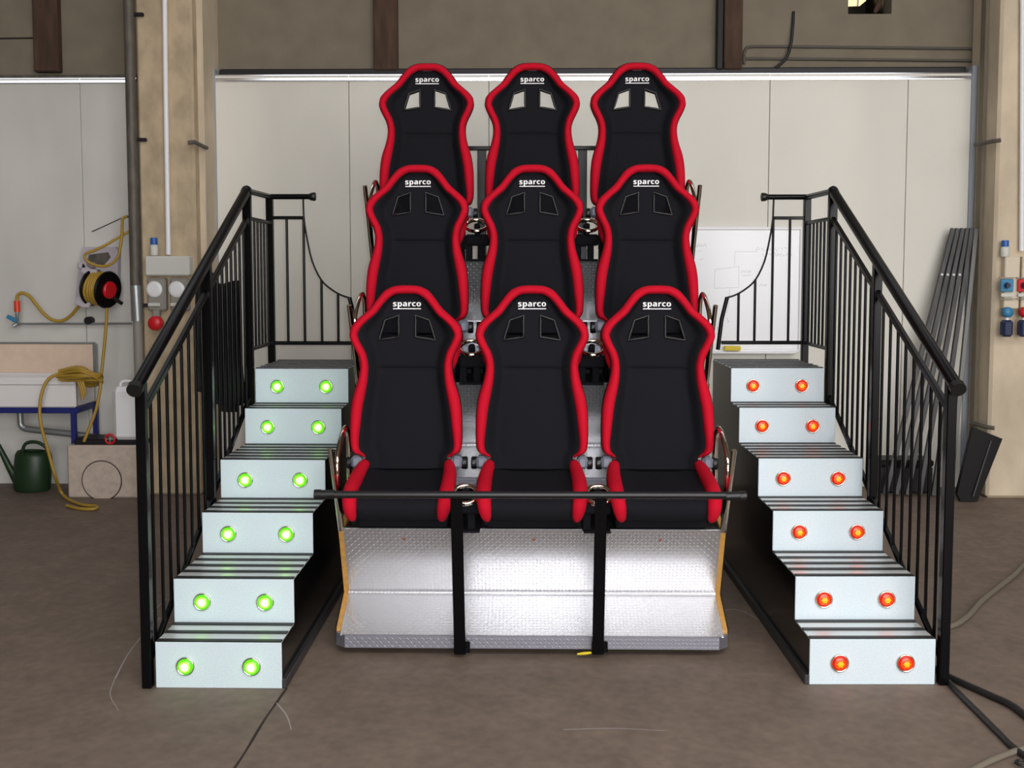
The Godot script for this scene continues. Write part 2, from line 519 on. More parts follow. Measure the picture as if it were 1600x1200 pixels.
func build_back_wall() -> void:
	# outer concrete wall with a small opening high on the right
	var a := at(1325, 22, -OUTER)
	var b := at(1393, 22, -OUTER)
	var top := a.y + 0.55
	var s := st()
	var zc := OUTER - 0.1
	box(s, Vector3((-11.0 + a.x) / 2, 3.2, zc), Vector3(a.x + 11.0, 6.8, 0.2))
	box(s, Vector3((11.0 + b.x) / 2, 3.2, zc), Vector3(11.0 - b.x, 6.8, 0.2))
	box(s, Vector3((a.x + b.x) / 2, (a.y - 0.2) / 2, zc), Vector3(b.x - a.x, a.y + 0.2, 0.2))
	box(s, Vector3((a.x + b.x) / 2, (top + 6.6) / 2, zc), Vector3(b.x - a.x, 6.6 - top, 0.2))
	var ow := struct("wall_outer", s, M.concrete_wall)
	# the box behind the opening: dark sides, a lit pane at its left
	s = st()
	var w := b.x - a.x
	var cx := (a.x + b.x) / 2
	var cy := (a.y + top) / 2
	box(s, Vector3(cx, cy, OUTER - 0.7), Vector3(w + 0.2, top - a.y + 0.2, 0.04))
	box(s, Vector3(cx, a.y - 0.03, OUTER - 0.45), Vector3(w + 0.2, 0.05, 0.5))
	box(s, Vector3(cx, top + 0.03, OUTER - 0.45), Vector3(w + 0.2, 0.05, 0.5))
	box(s, Vector3(a.x - 0.03, cy, OUTER - 0.45), Vector3(0.05, top - a.y, 0.5))
	box(s, Vector3(b.x + 0.03, cy, OUTER - 0.45), Vector3(0.05, top - a.y, 0.5))
	obj("opening_lining", s, M.black_board, ow)
	s = st()
	var W := PackedVector2Array()
	for q in [[1320, 10.5], [1343, 9.5], [1352, 2], [1355, -30], [1320, -30]]:
		var v := at(q[0], q[1], 9.0)
		W.append(Vector2(v.x, v.y))
	extrude(s, W, 0.02, Transform3D(Basis.IDENTITY, Vector3(0, 0, -9.0)))
	struct("window_4", s, glow(Color(1.0, 0.94, 0.70), 1.1))
	s = st()
	bar(s, at(1340, 9, 8.96), at(1343, -30, 8.96), 0.012, 0.02)
	obj("glazing_bar", s, M.white_frame, ow)
	s = st()
	tube(s, smooth_path([at(1366, 20, 8.62), at(1372, 10, 8.62), at(1376, -8, 8.62)], 4), [0.012, 0.016, 0.02, 0.022, 0.022, 0.02, 0.02, 0.02, 0.02], 8)
	obj("bent_pipe", s, M.old_wood, ow)
	# joint at the far left
	s = st()
	bar(s, at(-60, 61, 8.468), at(54, 59.5, 8.468), 0.012, 0.012, 0.0, Vector3.UP)
	obj("joint", s, M.crack, ow)
	# dark timber uprights on the outer wall
	var names := ["dark timber upright high on the concrete wall above the hose reel", "dark timber upright above the white panels, rising over the centre seats", "dark timber upright with a black batten beside it, near the hanging cable"]
	var spans := [[56, 95], [585, 622], [1130, 1158]]
	for k in 3:
		var u := thing("timber_upright", names[k], "post", Vector3(at((spans[k][0] + spans[k][1]) / 2.0, 60, 8.44).x, 3.185, OUTER + 0.045), 0, "timber uprights on the concrete wall")
		s = st()
		box(s, Vector3(0, 1.6, 0.0), Vector3((spans[k][1] - spans[k][0]) * 8.42 / LENS, 3.2, 0.08), 0.008)
		obj("beam", s, M.old_wood, u)
		s = st()
		box(s, Vector3(0, 0.03, 0.045), Vector3((spans[k][1] - spans[k][0]) * 8.42 / LENS - 0.01, 0.05, 0.016), 0.004)
		obj("foot_block", s, M.old_wood, u)
		if k == 2:
			s = st()
			box(s, Vector3(-0.10, 1.6, 0.004), Vector3(0.05, 3.2, 0.08), 0.006)
			obj("batten", s, M.black_board, u)
	# white sandwich-panel lining, right bay
	var y1 := at(800, 117, -BACK).y
	var xs := [at(338, 300, 8.35).x, at(546.5, 300, 8.35).x, at(764, 300, 8.35).x, at(982, 300, 8.35).x, at(1200.5, 300, 8.35).x, at(1415, 300, 8.35).x, at(1514, 300, 8.35).x]
	var wb := Node3D.new()
	wb.name = "wall_back"
	wb.set_meta("kind", "structure")
	add_child(wb)
	for k in 6:
		s = st()
		box(s, Vector3((xs[k] + xs[k + 1]) / 2, y1 / 2, BACK - 0.05), Vector3(xs[k + 1] - xs[k] - 0.004, y1, 0.1), 0.003)
		obj("panel", s, M.white_panel, wb)
	s = st()
	box(s, Vector3((xs[0] + xs[6]) / 2, y1 / 2, BACK - 0.075), Vector3(xs[6] - xs[0], y1 - 0.01, 0.05))
	obj("backing", s, M.panel_trim, wb)
	s = st()   # white sloping flashing along the top edge
	extrude(s, poly2([0, 0, 0.014, 0.0, 0.014, 0.008, -0.018, 0.057, -0.07, 0.057, -0.07, 0.050, -0.03, 0.046]), xs[6] - xs[0], Transform3D(Basis(Vector3.BACK, Vector3.UP, Vector3.LEFT), Vector3(xs[6], y1 - 0.046, BACK)))
	obj("flashing", s, M.flashing, wb)
	s = st()
	box(s, Vector3((xs[0] + xs[6]) / 2, y1 + 0.03, BACK - 0.075), Vector3(xs[6] - xs[0] - 0.05, 0.06, 0.05), 0.008)
	obj("top_channel", s, M.dark_steel, wb)
	for e in [[at(334, 300, 8.33).x, 0.045], [at(1518.5, 300, 8.33).x, 0.042]]:
		s = st()
		box(s, Vector3(e[0], y1 / 2 + 0.02, BACK - 0.02), Vector3(e[1], y1 + 0.07, 0.09), 0.004)
		obj("edge_trim", s, M.panel_trim, wb)
	# left bay
	var wl := Node3D.new()
	wl.name = "wall_back_left"
	wl.set_meta("kind", "structure")
	add_child(wl)
	var y2 := at(100, 123, -BACK).y
	var xl := [at(-460, 300, 8.35).x, at(-90, 300, 8.35).x, at(129, 300, 8.35).x, at(216, 300, 8.35).x]
	for k in 3:
		s = st()
		box(s, Vector3((xl[k] + xl[k + 1]) / 2, y2 / 2, BACK - 0.05), Vector3(xl[k + 1] - xl[k] - 0.004, y2, 0.1), 0.003)
		obj("panel", s, M.grey_panel, wl)
	s = st()
	box(s, Vector3((xl[0] + xl[3]) / 2, y2 / 2, BACK - 0.075), Vector3(xl[3] - xl[0], y2 - 0.01, 0.05))
	obj("backing", s, M.panel_trim, wl)
	s = st()
	extrude(s, poly2([0, 0, 0.014, 0.0, 0.014, 0.006, -0.013, 0.046, -0.07, 0.046, -0.07, 0.040, -0.03, 0.036]), xl[3] - xl[0], Transform3D(Basis(Vector3.BACK, Vector3.UP, Vector3.LEFT), Vector3(xl[3], y2 - 0.038, BACK)))
	obj("flashing", s, M.flashing, wl)
	s = st()
	box(s, Vector3((xl[0] + xl[3]) / 2, y2 + 0.018, BACK - 0.09), Vector3(xl[3] - xl[0] - 0.02, 0.045, 0.06), 0.006)
	obj("top_channel", s, M.pipe_grey, wl)
	# thin conduits on the outer wall at the right
	var cz := 8.455
	s = st()
	tube(s, smooth_path([at(1163, 100, cz), at(1163, 84, cz), at(1166, 76, cz), at(1172, 73, cz), at(1200, 72.5, cz), at(1350, 74, cz), at(1524, 76, cz)], 4), 0.011, 8)
	tube(s, [at(1165, 91.5, cz), at(1300, 92.5, cz), at(1524, 95, cz)], 0.011, 8)
	var co := obj("conduit", s, plain(Color(0.33, 0.31, 0.28), 0.7))
	tag(co, "two thin grey conduits running along the concrete wall above the white panels", "conduit")
	s = st()
	tube(s, smooth_path([at(1240, 18, 8.46), at(1239, 40, 8.44), at(1236, 68, 8.43), at(1230, 88, 8.42), at(1222, 98, 8.41), at(1212, 106, 8.40)], 5), 0.011, 8)
	var hc := obj("hanging_cable", s, M.cable_black)
	tag(hc, "black cable hanging from the concrete wall and curling onto the panel top", "cable")
	s = st()
	box(s, (at(1165, 109, 8.42) + at(1252, 109, 8.42)) / 2, Vector3(0.43, 0.02, 0.03), 0.004)
	tag(obj("steel_bar", s, M.dark_steel), "flat dark steel bar lying on the panel top below the hanging cable", "bar")

func build_columns() -> void:
	var zf := -7.95
	# left column
	var c := Node3D.new()
	c.name = "column"
	c.set_meta("kind", "structure")
	add_child(c)
	var x0 := at(218, 300, 7.95).x
	var x1 := at(305, 300, 7.95).x
	var s := st()
	box(s, Vector3((x0 + x1) / 2, 3.2, (zf + OUTER) / 2), Vector3(x1 - x0, 6.4, zf - OUTER), 0.015)
	obj("shaft", s, M.column, c)
	var x2 := at(319, 300, 8.06).x
	s = st()
	box(s, Vector3((x1 + x2) / 2, 3.2, (zf - 0.11 + OUTER) / 2), Vector3(x2 - x1 + 0.02, 6.4, zf - 0.11 - OUTER), 0.008)
	obj("ledge", s, M.column_pale, c)
	var x3 := at(329, 300, 8.28).x
	s = st()
	box(s, Vector3((x2 + x3) / 2, 3.2, (zf - 0.33 + OUTER) / 2), Vector3(x3 - x2 + 0.02, 6.4, zf - 0.33 - OUTER), 0.008)
	obj("ledge", s, M.column, c)
	# right column
	c = Node3D.new()
	c.name = "column_001"
	c.set_meta("kind", "structure")
	add_child(c)
	x0 = at(1556, 300, 7.95).x
	s = st()
	box(s, Vector3(x0 + 0.5, 3.2, (zf + OUTER) / 2), Vector3(1.0, 6.4, zf - OUTER), 0.02)
	obj("shaft", s, M.column_pale, c)
	s = st()
	box(s, Vector3(x0 + 0.02, 3.2, -8.2), Vector3(0.09, 6.4, 0.1), 0.008)
	obj("ledge", s, M.concrete_wall, c)  # darker concrete stands in for shade on the column's side face
	# downpipe between the left bay and the left column
	var dp := thing("downpipe", "dark grey vertical downpipe beside the left concrete column", "pipe", Vector3(at(208, 300, 7.895).x, 0, -7.895))
	s = st()
	tube(s, [Vector3(0, 1.55, 0), Vector3(0, 6.3, 0)], 0.036, 16)
	obj("upper_pipe", s, M.pipe_grey, dp)
	s = st()
	tube(s, [Vector3(0.012, 0.0, 0), Vector3(0.012, 1.36, 0)], 0.034, 16)
	obj("lower_pipe", s, M.dull_plastic, dp)
	s = st()
	tube(s, [Vector3(0.01, 1.30, 0), Vector3(0.006, 1.56, 0)], 0.043, 16)
	obj("collar", s, M.zinc, dp)
	for y in [at(208, 22, 7.9).y, at(208, 218, 7.9).y, at(208, 477, 7.9).y]:
		s = st()
		box(s, Vector3(0.05, y, -0.02), Vector3(0.10, 0.025, 0.03), 0.004)
		obj("bracket", s, M.dark_steel, dp)
	# white conduit down the left column to the sockets
	s = st()
	tube(s, [at(257, -40, 7.92), at(259, 150, 7.92), at(263, 398, 7.92)], 0.018, 12)
	tag(obj("conduit", s, M.pvc_white), "white plastic conduit running down the left concrete column", "conduit")
	s = st()
	tube(s, [at(1598, -40, 7.92), at(1597, 200, 7.92), at(1596, 392, 7.92)], 0.017, 12)
	tag(obj("conduit", s, M.pvc_white), "white plastic conduit running down the right concrete column", "conduit")
	# steel hooks set into the columns
	var hk := thing("wall_hook", "rusty bent steel hook high on the left column's edge", "hook", at(296, 224, 7.94), 0, "steel hooks on the columns")
	s = st()
	var o := at(296, 224, 7.94)
	tube(s, [at(294, 223, 7.86) - o, at(304, 222, 7.86) - o, at(312, 226, 7.92) - o, at(323, 231, 8.05) - o], 0.015, 8)
	obj("hook", s, M.pipe_grey, hk)
	hk = thing("wall_hook", "rusty steel stub high on the right column, above the blue socket", "hook", at(1564, 219, 7.94), 0, "steel hooks on the columns")
	s = st()
	o = at(1564, 219, 7.94)
	tube(s, [at(1564, 219, 7.88) - o, at(1550, 221, 7.9) - o, at(1524, 226, 8.2) - o], 0.015, 8)
	obj("hook", s, M.pipe_grey, hk)
	hk = thing("wall_hook", "rusty steel stub low on the right column, above the leaning black board", "hook", at(1553, 668, 7.94), 0, "steel hooks on the columns")
	s = st()
	o = at(1553, 668, 7.94)
	tube(s, [at(1554, 669, 7.88) - o, at(1540, 667, 7.9) - o, at(1517, 660, 8.2) - o], 0.015, 8)
	obj("hook", s, M.pipe_grey, hk)

# =====================================================================
# the platform
# =====================================================================
const ROW_RISE := 0.597
const ROW_PITCH := 0.52
const HALF := 0.862

func build_platform() -> void:
	var pf := thing("seating_platform", "three-tier seating platform faced with shiny aluminium tread plate", "platform", Vector3(0, 0, -4.65))
	# side profile, z measured back from the lip (positive = deeper)
	var prof := []
	for r in 3:
		var y := r * ROW_RISE
		var d := r * ROW_PITCH
		prof.append_array([Vector2(d + 0.048, y + 0.035), Vector2(d + 0.048, y + 0.106), Vector2(d + 0.25, y + 0.205), Vector2(d + 0.12, y + 0.53)])
	prof.append_array([Vector2(1.95, 2 * ROW_RISE + 0.53), Vector2(1.95, 0.035)])
	var poly := PackedVector2Array()
	for q in prof:
		poly.append(q)
	# local x of the extrusion -> world -z, so the profile stands in the yz plane
	for sx in [-1, 1]:
		var s := st()
		extrude(s, poly, 0.022, Transform3D(Basis(Vector3.FORWARD, Vector3.UP, Vector3.RIGHT), Vector3(sx * (HALF - 0.011) - 0.011, 0, 0)))
		obj("side_board", s, M.plywood, pf)
		s = st()
		var black := PackedVector2Array()
		for q in prof:
			black.append(Vector2(q.x + 0.012, q.y if q.y > 0.04 else 0.04))
		extrude(s, black, 0.006, Transform3D(Basis(Vector3.FORWARD, Vector3.UP, Vector3.RIGHT), Vector3(sx * (HALF + 0.003) - 0.003, 0, 0)))
		obj("side_cladding", s, M.black_board, pf)
	for r in 3:
		var y := r * ROW_RISE
		var d := r * ROW_PITCH
		var w := (HALF - 0.022) * 2 - 0.001
		# riser panel leaning forward, footrest sloping down to the lip: each thin plate has its own axes
		plate(pf, "riser_panel", Vector3(0, y + 0.205, -d - 0.25), Vector3(0, y + 0.535, -d - 0.115), w, 1)
		plate(pf, "footrest", Vector3(0, y + 0.088, -d - 0.005), Vector3(0, y + 0.205, -d - 0.25), w, -1)
		var s := st()
		# corner fillet of tread plate along the fold
		tube(s, [Vector3(-w / 2, y + 0.207, -d - 0.243), Vector3(w / 2, y + 0.207, -d - 0.243)], 0.009, 8)
		obj("fold_strip", s, M.plate, pf)
		s = st()   # lip with cut corners
		var L := poly2([-HALF, -0.035, -HALF + 0.045, 0.005, HALF - 0.045, 0.005, HALF, -0.035, HALF, -0.06, -HALF, -0.06])
		extrude(s, L, 0.055, Transform3D(Basis(Vector3.RIGHT, Vector3.BACK, Vector3.DOWN), Vector3(0, y + 0.090, -d)))
		obj("lip", s, M.lip_plate, pf)
		s = st()   # seat deck
		box(s, Vector3(0, y + 0.52, -d - 0.13 - 0.24), Vector3(w, 0.025, 0.49), 0.003)
		obj("deck", s, M.black_board, pf)
		if r == 0:
			for x in [-0.57, 0.01, 0.573]:
				s = st()
				lathe(s, [Vector2(0.0, 0.008), Vector2(0.005, 0.007), Vector2(0.008, 0.0)].map(func(v): return v), 10, Transform3D(Basis(Vector3.RIGHT, -PI / 2 + 0.39) * Basis(Vector3.RIGHT, PI), Vector3(x, 0.485, -0.1345 - 0.004)))
				obj("screw", s, plain(Color(0.62, 0.36, 0.22), 0.4, 0.6), pf)
	var s2 := st()
	box(s2, Vector3(0, 0.02, -1.05), Vector3(1.25, 0.04, 1.5), 0.005)
	box(s2, Vector3(0, 0.045, -1.05), Vector3(1.6, 0.03, 1.8), 0.005)
	obj("base_frame", s2, M.black_board, pf)
	s2 = st()
	box(s2, Vector3(0, 0.88, -1.93), Vector3(1.66, 1.68, 0.02))
	obj("back_board", s2, M.black_board, pf)
	# yellow strap end poking out under the lip
	s2 = st()
	tube(s2, [on_floor(902, 1022, 0.02), on_floor(912, 1021, 0.025), on_floor(924, 1020, 0.03)], [0.004, 0.007, 0.005], 8)
	tag(obj("strap_end", s2, M.yellow_bit), "small yellow strap end lying under the platform's front lip", "strap")

func plate(parent: Node, called: String, lo: Vector3, hi: Vector3, w: float, sg: int) -> void:
	var up := (hi - lo).normalized()
	var b := Basis(Vector3.RIGHT, up, Vector3.RIGHT.cross(up))
	var s := st()
	box(s, Vector3(0, 0, -0.003), Vector3(w, lo.distance_to(hi), 0.006), 0.0008)
	var o := obj(called, s, M.plate, parent)
	o.transform = Transform3D(b, (lo + hi) / 2)

# =====================================================================
# seats
# =====================================================================
const U := 0.000733   # metres per outline unit

var outer_h := []
var outer_z := []
var inner_h := []
var inner_z := []

func seat_y(z: float) -> float:
	return 0.29 + (1140.0 - z) * U

func lean(y: float) -> float:
	return -(y - 0.29) * 0.055

func along(hs: Array, zs: Array, z: float) -> float:
	# half-width at height z of an outline listed from the bottom up (z falling)
	for k in zs.size() - 1:
		if z <= zs[k] and z >= zs[k + 1]:
			return lerpf(hs[k], hs[k + 1], (zs[k] - z) / maxf(zs[k] - zs[k + 1], 1e-6))
	return hs[0] if z > zs[0] else hs[hs.size() - 1]

func bolster_z(z: float) -> float:
	var pts := [[1150, 0.030], [1090, 0.055], [950, 0.062], [700, 0.058], [560, 0.05], [400, 0.066], [320, 0.066], [200, 0.045], [110, 0.032], [50, 0.03]]
	for k in pts.size() - 1:
		if z <= pts[k][0] and z >= pts[k + 1][0]:
			return lerpf(pts[k][1], pts[k + 1][1], (pts[k][0] - z) / float(pts[k][0] - pts[k + 1][0]))
	return 0.03

func seat_row(zi: float, zo: float, back: bool) -> Array:
	# one row of points across the seat back: zi is its height on the middle columns, zo outside the holes
	var e := along(inner_h, inner_z, zo) + 6.0
	if back:
		e = along(outer_h, outer_z, zo) * 0.93
	var inn := minf(53.0, e * 0.32)
	var ho := 140.0 + 38.0 * clampf((zo - 280.0) / 125.0, 0, 1)
	var out := minf(ho, e * 0.76)
	var xs := [0.0, inn * 0.5, inn]
	for k in 4:
		xs.append(lerpf(inn, out, (k + 1) / 4.0))
	for k in 8:
		xs.append(lerpf(out, e, (k + 1) / 8.0))
	var row := []
	for sg in [-1, 1]:
		var part := []
		for k in xs.size():
			if sg == 1 and k == 0:
				continue
			var x: float = xs[k]
			var zz := zi
			if x > out:
				zz = zo
			elif x > inn:
				zz = lerpf(zi, zo, (x - inn) / (out - inn))
			var y := seat_y(zz)
			var d: float
			if back:
				d = -0.052 + 0.02 * pow(x / e, 6)
			else:
				var t := clampf((x / e - 0.72) / 0.26, 0, 1)
				d = bolster_z(zz) * t * t * (3 - 2 * t)
				d += 0.008 * (1.0 - pow(x / e, 2))
				if zz > 570 and zz < 600:
					d -= 0.013 * (1.0 - absf(zz - 585.0) / 15.0) * clampf((0.8 - x / e) * 8.0, 0, 1)
				if zz > 600:
					d += 0.006 * clampf((zz - 600) / 60.0, 0, 1) * clampf((0.66 - x / e) * 8.0, 0, 1)
			part.append(Vector3(sg * x * U, y, d + lean(y)))
		if sg == -1:
			part.reverse()
		row.append_array(part)
	return row

func build_seats() -> void:
	var oh := [262, 318, 340, 348, 348, 343, 330, 305, 290, 289, 303, 333, 350, 346, 338, 310, 265, 222, 185, 138, 83, 40, 0]
	var oz := [1140, 1115, 1085, 1030, 920, 830, 750, 670, 600, 540, 490, 430, 380, 340, 315, 280, 240, 200, 150, 95, 68, 62, 61]
	var ih := [250, 272, 290, 296, 284, 273, 257, 243, 237, 238, 253, 283, 300, 290, 268, 233, 205, 183, 150, 112, 70, 35, 0]
	var iz := [1132, 1112, 1090, 1040, 925, 830, 745, 670, 605, 545, 480, 420, 372, 340, 308, 275, 252, 230, 185, 143, 118, 114, 113]
	var o2 := []
	var i2 := []
	for k in oh.size():
		o2.append(Vector2(oh[k], oz[k]))
		i2.append(Vector2(ih[k], iz[k]))
	o2 = smooth_path(o2, 3)
	i2 = smooth_path(i2, 3)
	for k in o2.size():
		outer_h.append(o2[k].x)
		outer_z.append(o2[k].y)
		inner_h.append(i2[k].x)
		inner_z.append(i2[k].y)
	var labels := [["racing seat in the front row, beside the green-lit stairs", "racing seat in the middle of the front row, behind the barrier", "racing seat in the front row, beside the red-lit stairs"],
		["racing seat in the second row, on the green-lit stairs' side", "racing seat in the centre of the second row", "racing seat in the second row, on the red-lit stairs' side"],
		["racing seat in the top row, on the green-lit stairs' side", "racing seat in the centre of the top row, below the timber upright", "racing seat in the top row, on the red-lit stairs' side"]]
	var first: Node3D = null
	for r in 3:
		for c in 3:
			var seat: Node3D
			if first == null:
				first = make_seat()
				seat = first
			else:
				seat = first.duplicate()
				seat.name = numbered(self, "racing_seat")
				add_child(seat, true)
			seat.position = Vector3([-0.576, 0.001, 0.575][c], 0.5325 + ROW_RISE * r, -4.985 - ROW_PITCH * r)
			seat.set_meta("label", "black and red " + labels[r][c])
			seat.set_meta("category", "seat")
			seat.set_meta("group", "racing seats on the platform")

func make_seat() -> Node3D:
	var t := thing("racing_seat", "black and red racing seat", "seat")
	# rows: [middle height, outer height]
	var zr := [[114, 114], [118, 118], [128, 128], [145, 145], [168, 168], [192, 194], [214, 222], [233, 252], [250, 280], [285, 312], [320, 345], [353, 376], [385, 405], [405, 422], [430, 440], [460, 464], [490, 492], [520, 520], [550, 550], [570, 570], [578, 578], [585, 585], [592, 592], [600, 600], [620, 620], [660, 660]]
	for k in 10:
		zr.append([700 + k * 44, 700 + k * 44])
	zr.append([1120, 1120])
	zr.append([1134, 1134])
	zr.append([1170, 1170])
	zr.append([1215, 1215])
	var hole_from := 8
	var hole_to := 12
	var n_mid := 14    # index of the centre column
	var pad := st()
	var shell := st()
	var fronts := []
	var backs := []
	for q in zr:
		fronts.append(seat_row(q[0], q[1], false))
		backs.append(seat_row(q[0], q[1], true))
	for k in zr.size() - 1:
		for j in fronts[k].size() - 1:
			var jj := absi(j - n_mid) if j >= n_mid else absi(j + 1 - n_mid)
			if k >= hole_from and k < hole_to and jj >= 2 and jj < 6:
				continue
			pad.set_smooth_group(1)
			quad(pad, fronts[k][j], fronts[k + 1][j], fronts[k + 1][j + 1], fronts[k][j + 1])
			shell.set_smooth_group(1)
			quad(shell, backs[k][j], backs[k][j + 1], backs[k + 1][j + 1], backs[k + 1][j])
	# tunnels through the two harness openings, and their rims
	var rims := []
	for sg in [-1, 1]:
		var ja: int = n_mid + sg * 2
		var jb: int = n_mid + sg * 6
		var loop := []
		var step: int = sg
		var j := ja
		while j != jb:
			loop.append([hole_from, j]); j += step
		for k in range(hole_from, hole_to):
			loop.append([k, jb])
		j = jb
		while j != ja:
			loop.append([hole_to, j]); j -= step
		for k in range(hole_to, hole_from, -1):
			loop.append([k, ja])
		var rim := []
		for k in loop.size():
			var a: Array = loop[k]
			var b: Array = loop[(k + 1) % loop.size()]
			shell.set_smooth_group(-1)
			quad(shell, fronts[a[0]][a[1]], backs[a[0]][a[1]], backs[b[0]][b[1]], fronts[b[0]][b[1]])
			rim.append(fronts[a[0]][a[1]] + Vector3(0, 0, 0.002))
		rims.append(rim)
	obj("back_pad", pad, M.black_cloth, t)
	# outer wall of the shell, from the bolster to the back
	var ring := []
	for k in outer_h.size():
		ring.append(Vector2(outer_h[k], outer_z[k]))
	for sg in [-1, 1]:
		var rows := []
		for q in ring:
			var y := seat_y(q.y)
			var bz := bolster_z(q.y)
			var e: float = q.x * U
			var ln := lean(y)
			var yo := 0.004 if q.y < 200 else 0.0
			rows.append([Vector3(sg * e * 0.985, y, bz + ln), Vector3(sg * (e + 0.003), y + yo, bz - 0.012 + ln), Vector3(sg * (e + 0.002), y + yo, bz - 0.04 + ln), Vector3(sg * e * 0.93, y - yo, -0.032 + ln)])
		if sg < 0:
			rows.reverse()
		grid(shell, rows)
	obj("back_shell", shell, M.black_cloth, t)
	# red piping roll all round the back
	var roll := st()
	for sg in [-1, 1]:
		var rows := []
		for k in outer_h.size():
			var row := []
			var o := Vector2(outer_h[k], outer_z[k])
			var i := Vector2(inner_h[k], inner_z[k])
			var end := clampf(k / 4.0, 0.15, 1.0)
			for a in 9:
				var th := PI * a / 8.0
				var q := i.lerp(o, 0.5 - 0.5 * cos(th) * 1.04)
				var y := seat_y(q.y)
				row.append(Vector3(sg * q.x * U, y, bolster_z(q.y) - 0.006 + 0.034 * sin(th) * end + lean(y)))
			rows.append(row)
		if sg < 0:
			rows.reverse()
		grid(roll, rows)
	obj("bolster", roll, M.red_cloth, t)
	for rim in rims:
		var s := st()
		tube(s, rim, 0.0065, 8, false, true)
		obj("harness_rim", s, M.rubber, t)
	# embroidered name and its underline
	var tm := TextMesh.new()
	tm.text = "sparco"
	var f := SystemFont.new()
	f.font_names = PackedStringArray(["Droid Sans"])
	f.font_weight = 700
	tm.font = f
	tm.font_size = 64
	tm.pixel_size = 0.001
	tm.depth = 0.02
	var bb := tm.get_aabb()
	var lw := 0.129
	var lh := 0.0215
	var zt := 186.0
	var yb := seat_y(zt)
	var lo := MeshInstance3D.new()
	lo.name = "lettering"
	lo.mesh = tm
	lo.material_override = M.thread_white
	t.add_child(lo)
	var sx := lw / bb.size.x
	var sy := lh * 1.32 / bb.size.y
	lo.scale = Vector3(sx, sy, 0.1)
	lo.position = Vector3(-(bb.position.x + bb.size.x / 2) * sx, yb - (bb.position.y + bb.size.y / 2) * sy, 0.0125 + lean(yb))
	var s := st()
	box(s, Vector3(0, seat_y(208), 0.0125 + lean(seat_y(208))), Vector3(lw, 0.0042, 0.003))
	obj("underline", s, M.thread_white, t)
	# cushion: black pad with a rolled front, red bolsters at its sides
	var prof := [[-0.075, 0.235], [-0.03, 0.228], [0.05, 0.214], [0.12, 0.205], [0.2, 0.198], [0.28, 0.193], [0.34, 0.186], [0.38, 0.172], [0.405, 0.148], [0.413, 0.122], [0.405, 0.098], [0.38, 0.08], [0.33, 0.07], [0.2, 0.066], [0.0, 0.066]]
	s = st()
	var rows := []
	for q in prof:
		var w := lerpf(0.185, 0.207, clampf((q[0] + 0.02) / 0.4, 0, 1))
		var row := []
		for j in 13:
			var u := -1.0 + j / 6.0
			var up: float = 0.02 * pow(absf(u), 4) if q[1] > 0.12 else 0.0
			row.append(Vector3(u * w, q[1] + up, q[0] - 0.015 * pow(absf(u), 4)))
		rows.append(row)
	grid(s, rows)
	obj("cushion", s, M.black_cloth, t)
	for sg in [-1, 1]:
		s = st()
		var path := [[0.19, 0.262, 0.0], [0.198, 0.252, 0.05], [0.206, 0.232, 0.13], [0.209, 0.215, 0.23], [0.209, 0.2, 0.32], [0.206, 0.175, 0.385], [0.2, 0.135, 0.415], [0.193, 0.1, 0.408], [0.188, 0.082, 0.385]]
		var rr := [0.018, 0.027, 0.031, 0.033, 0.033, 0.032, 0.029, 0.021, 0.006]
		var pts := []
		for q in path:
			pts.append(Vector3(sg * q[0], q[1], q[2]))
		pts = smooth_path(pts, 3)
		var rs := []
		for k in rr.size() - 1:
			for j in 3:
				rs.append(lerpf(rr[k], rr[k + 1], j / 3.0))
		rs.append(rr[rr.size() - 1])
		tube(s, pts, rs, 14)
		obj("cushion_bolster", s, M.red_cloth, t)
		# skirt panel below the bolster
		s = st()
		box(s, Vector3(sg * 0.197, 0.12, 0.19), Vector3(0.03, 0.13, 0.36), 0.012)
		obj("cushion_side", s, M.black_cloth, t)
		# recliner cover and knob
		s = st()
		box(s, Vector3(sg * 0.232, 0.268, 0.018), Vector3(0.05, 0.062, 0.06), 0.014)
		obj("hinge_cover", s, M.grey_plastic, t)
		s = st()
		lathe(s, [Vector2(0, -0.014), Vector2(0.026, -0.014), Vector2(0.03, -0.008), Vector2(0.03, 0.008), Vector2(0.026, 0.014), Vector2(0, 0.014)], 14, Transform3D(Basis(Vector3.BACK, PI / 2), Vector3(sg * 0.266, 0.262, 0.01)), false)
		obj("recliner_knob", s, M.black_plastic, t)
	s = st()
	box(s, Vector3(0, 0.035, 0.02), Vector3(0.40, 0.066, 0.36), 0.006)
	obj("mount", s, M.black_cloth, t)
	return t

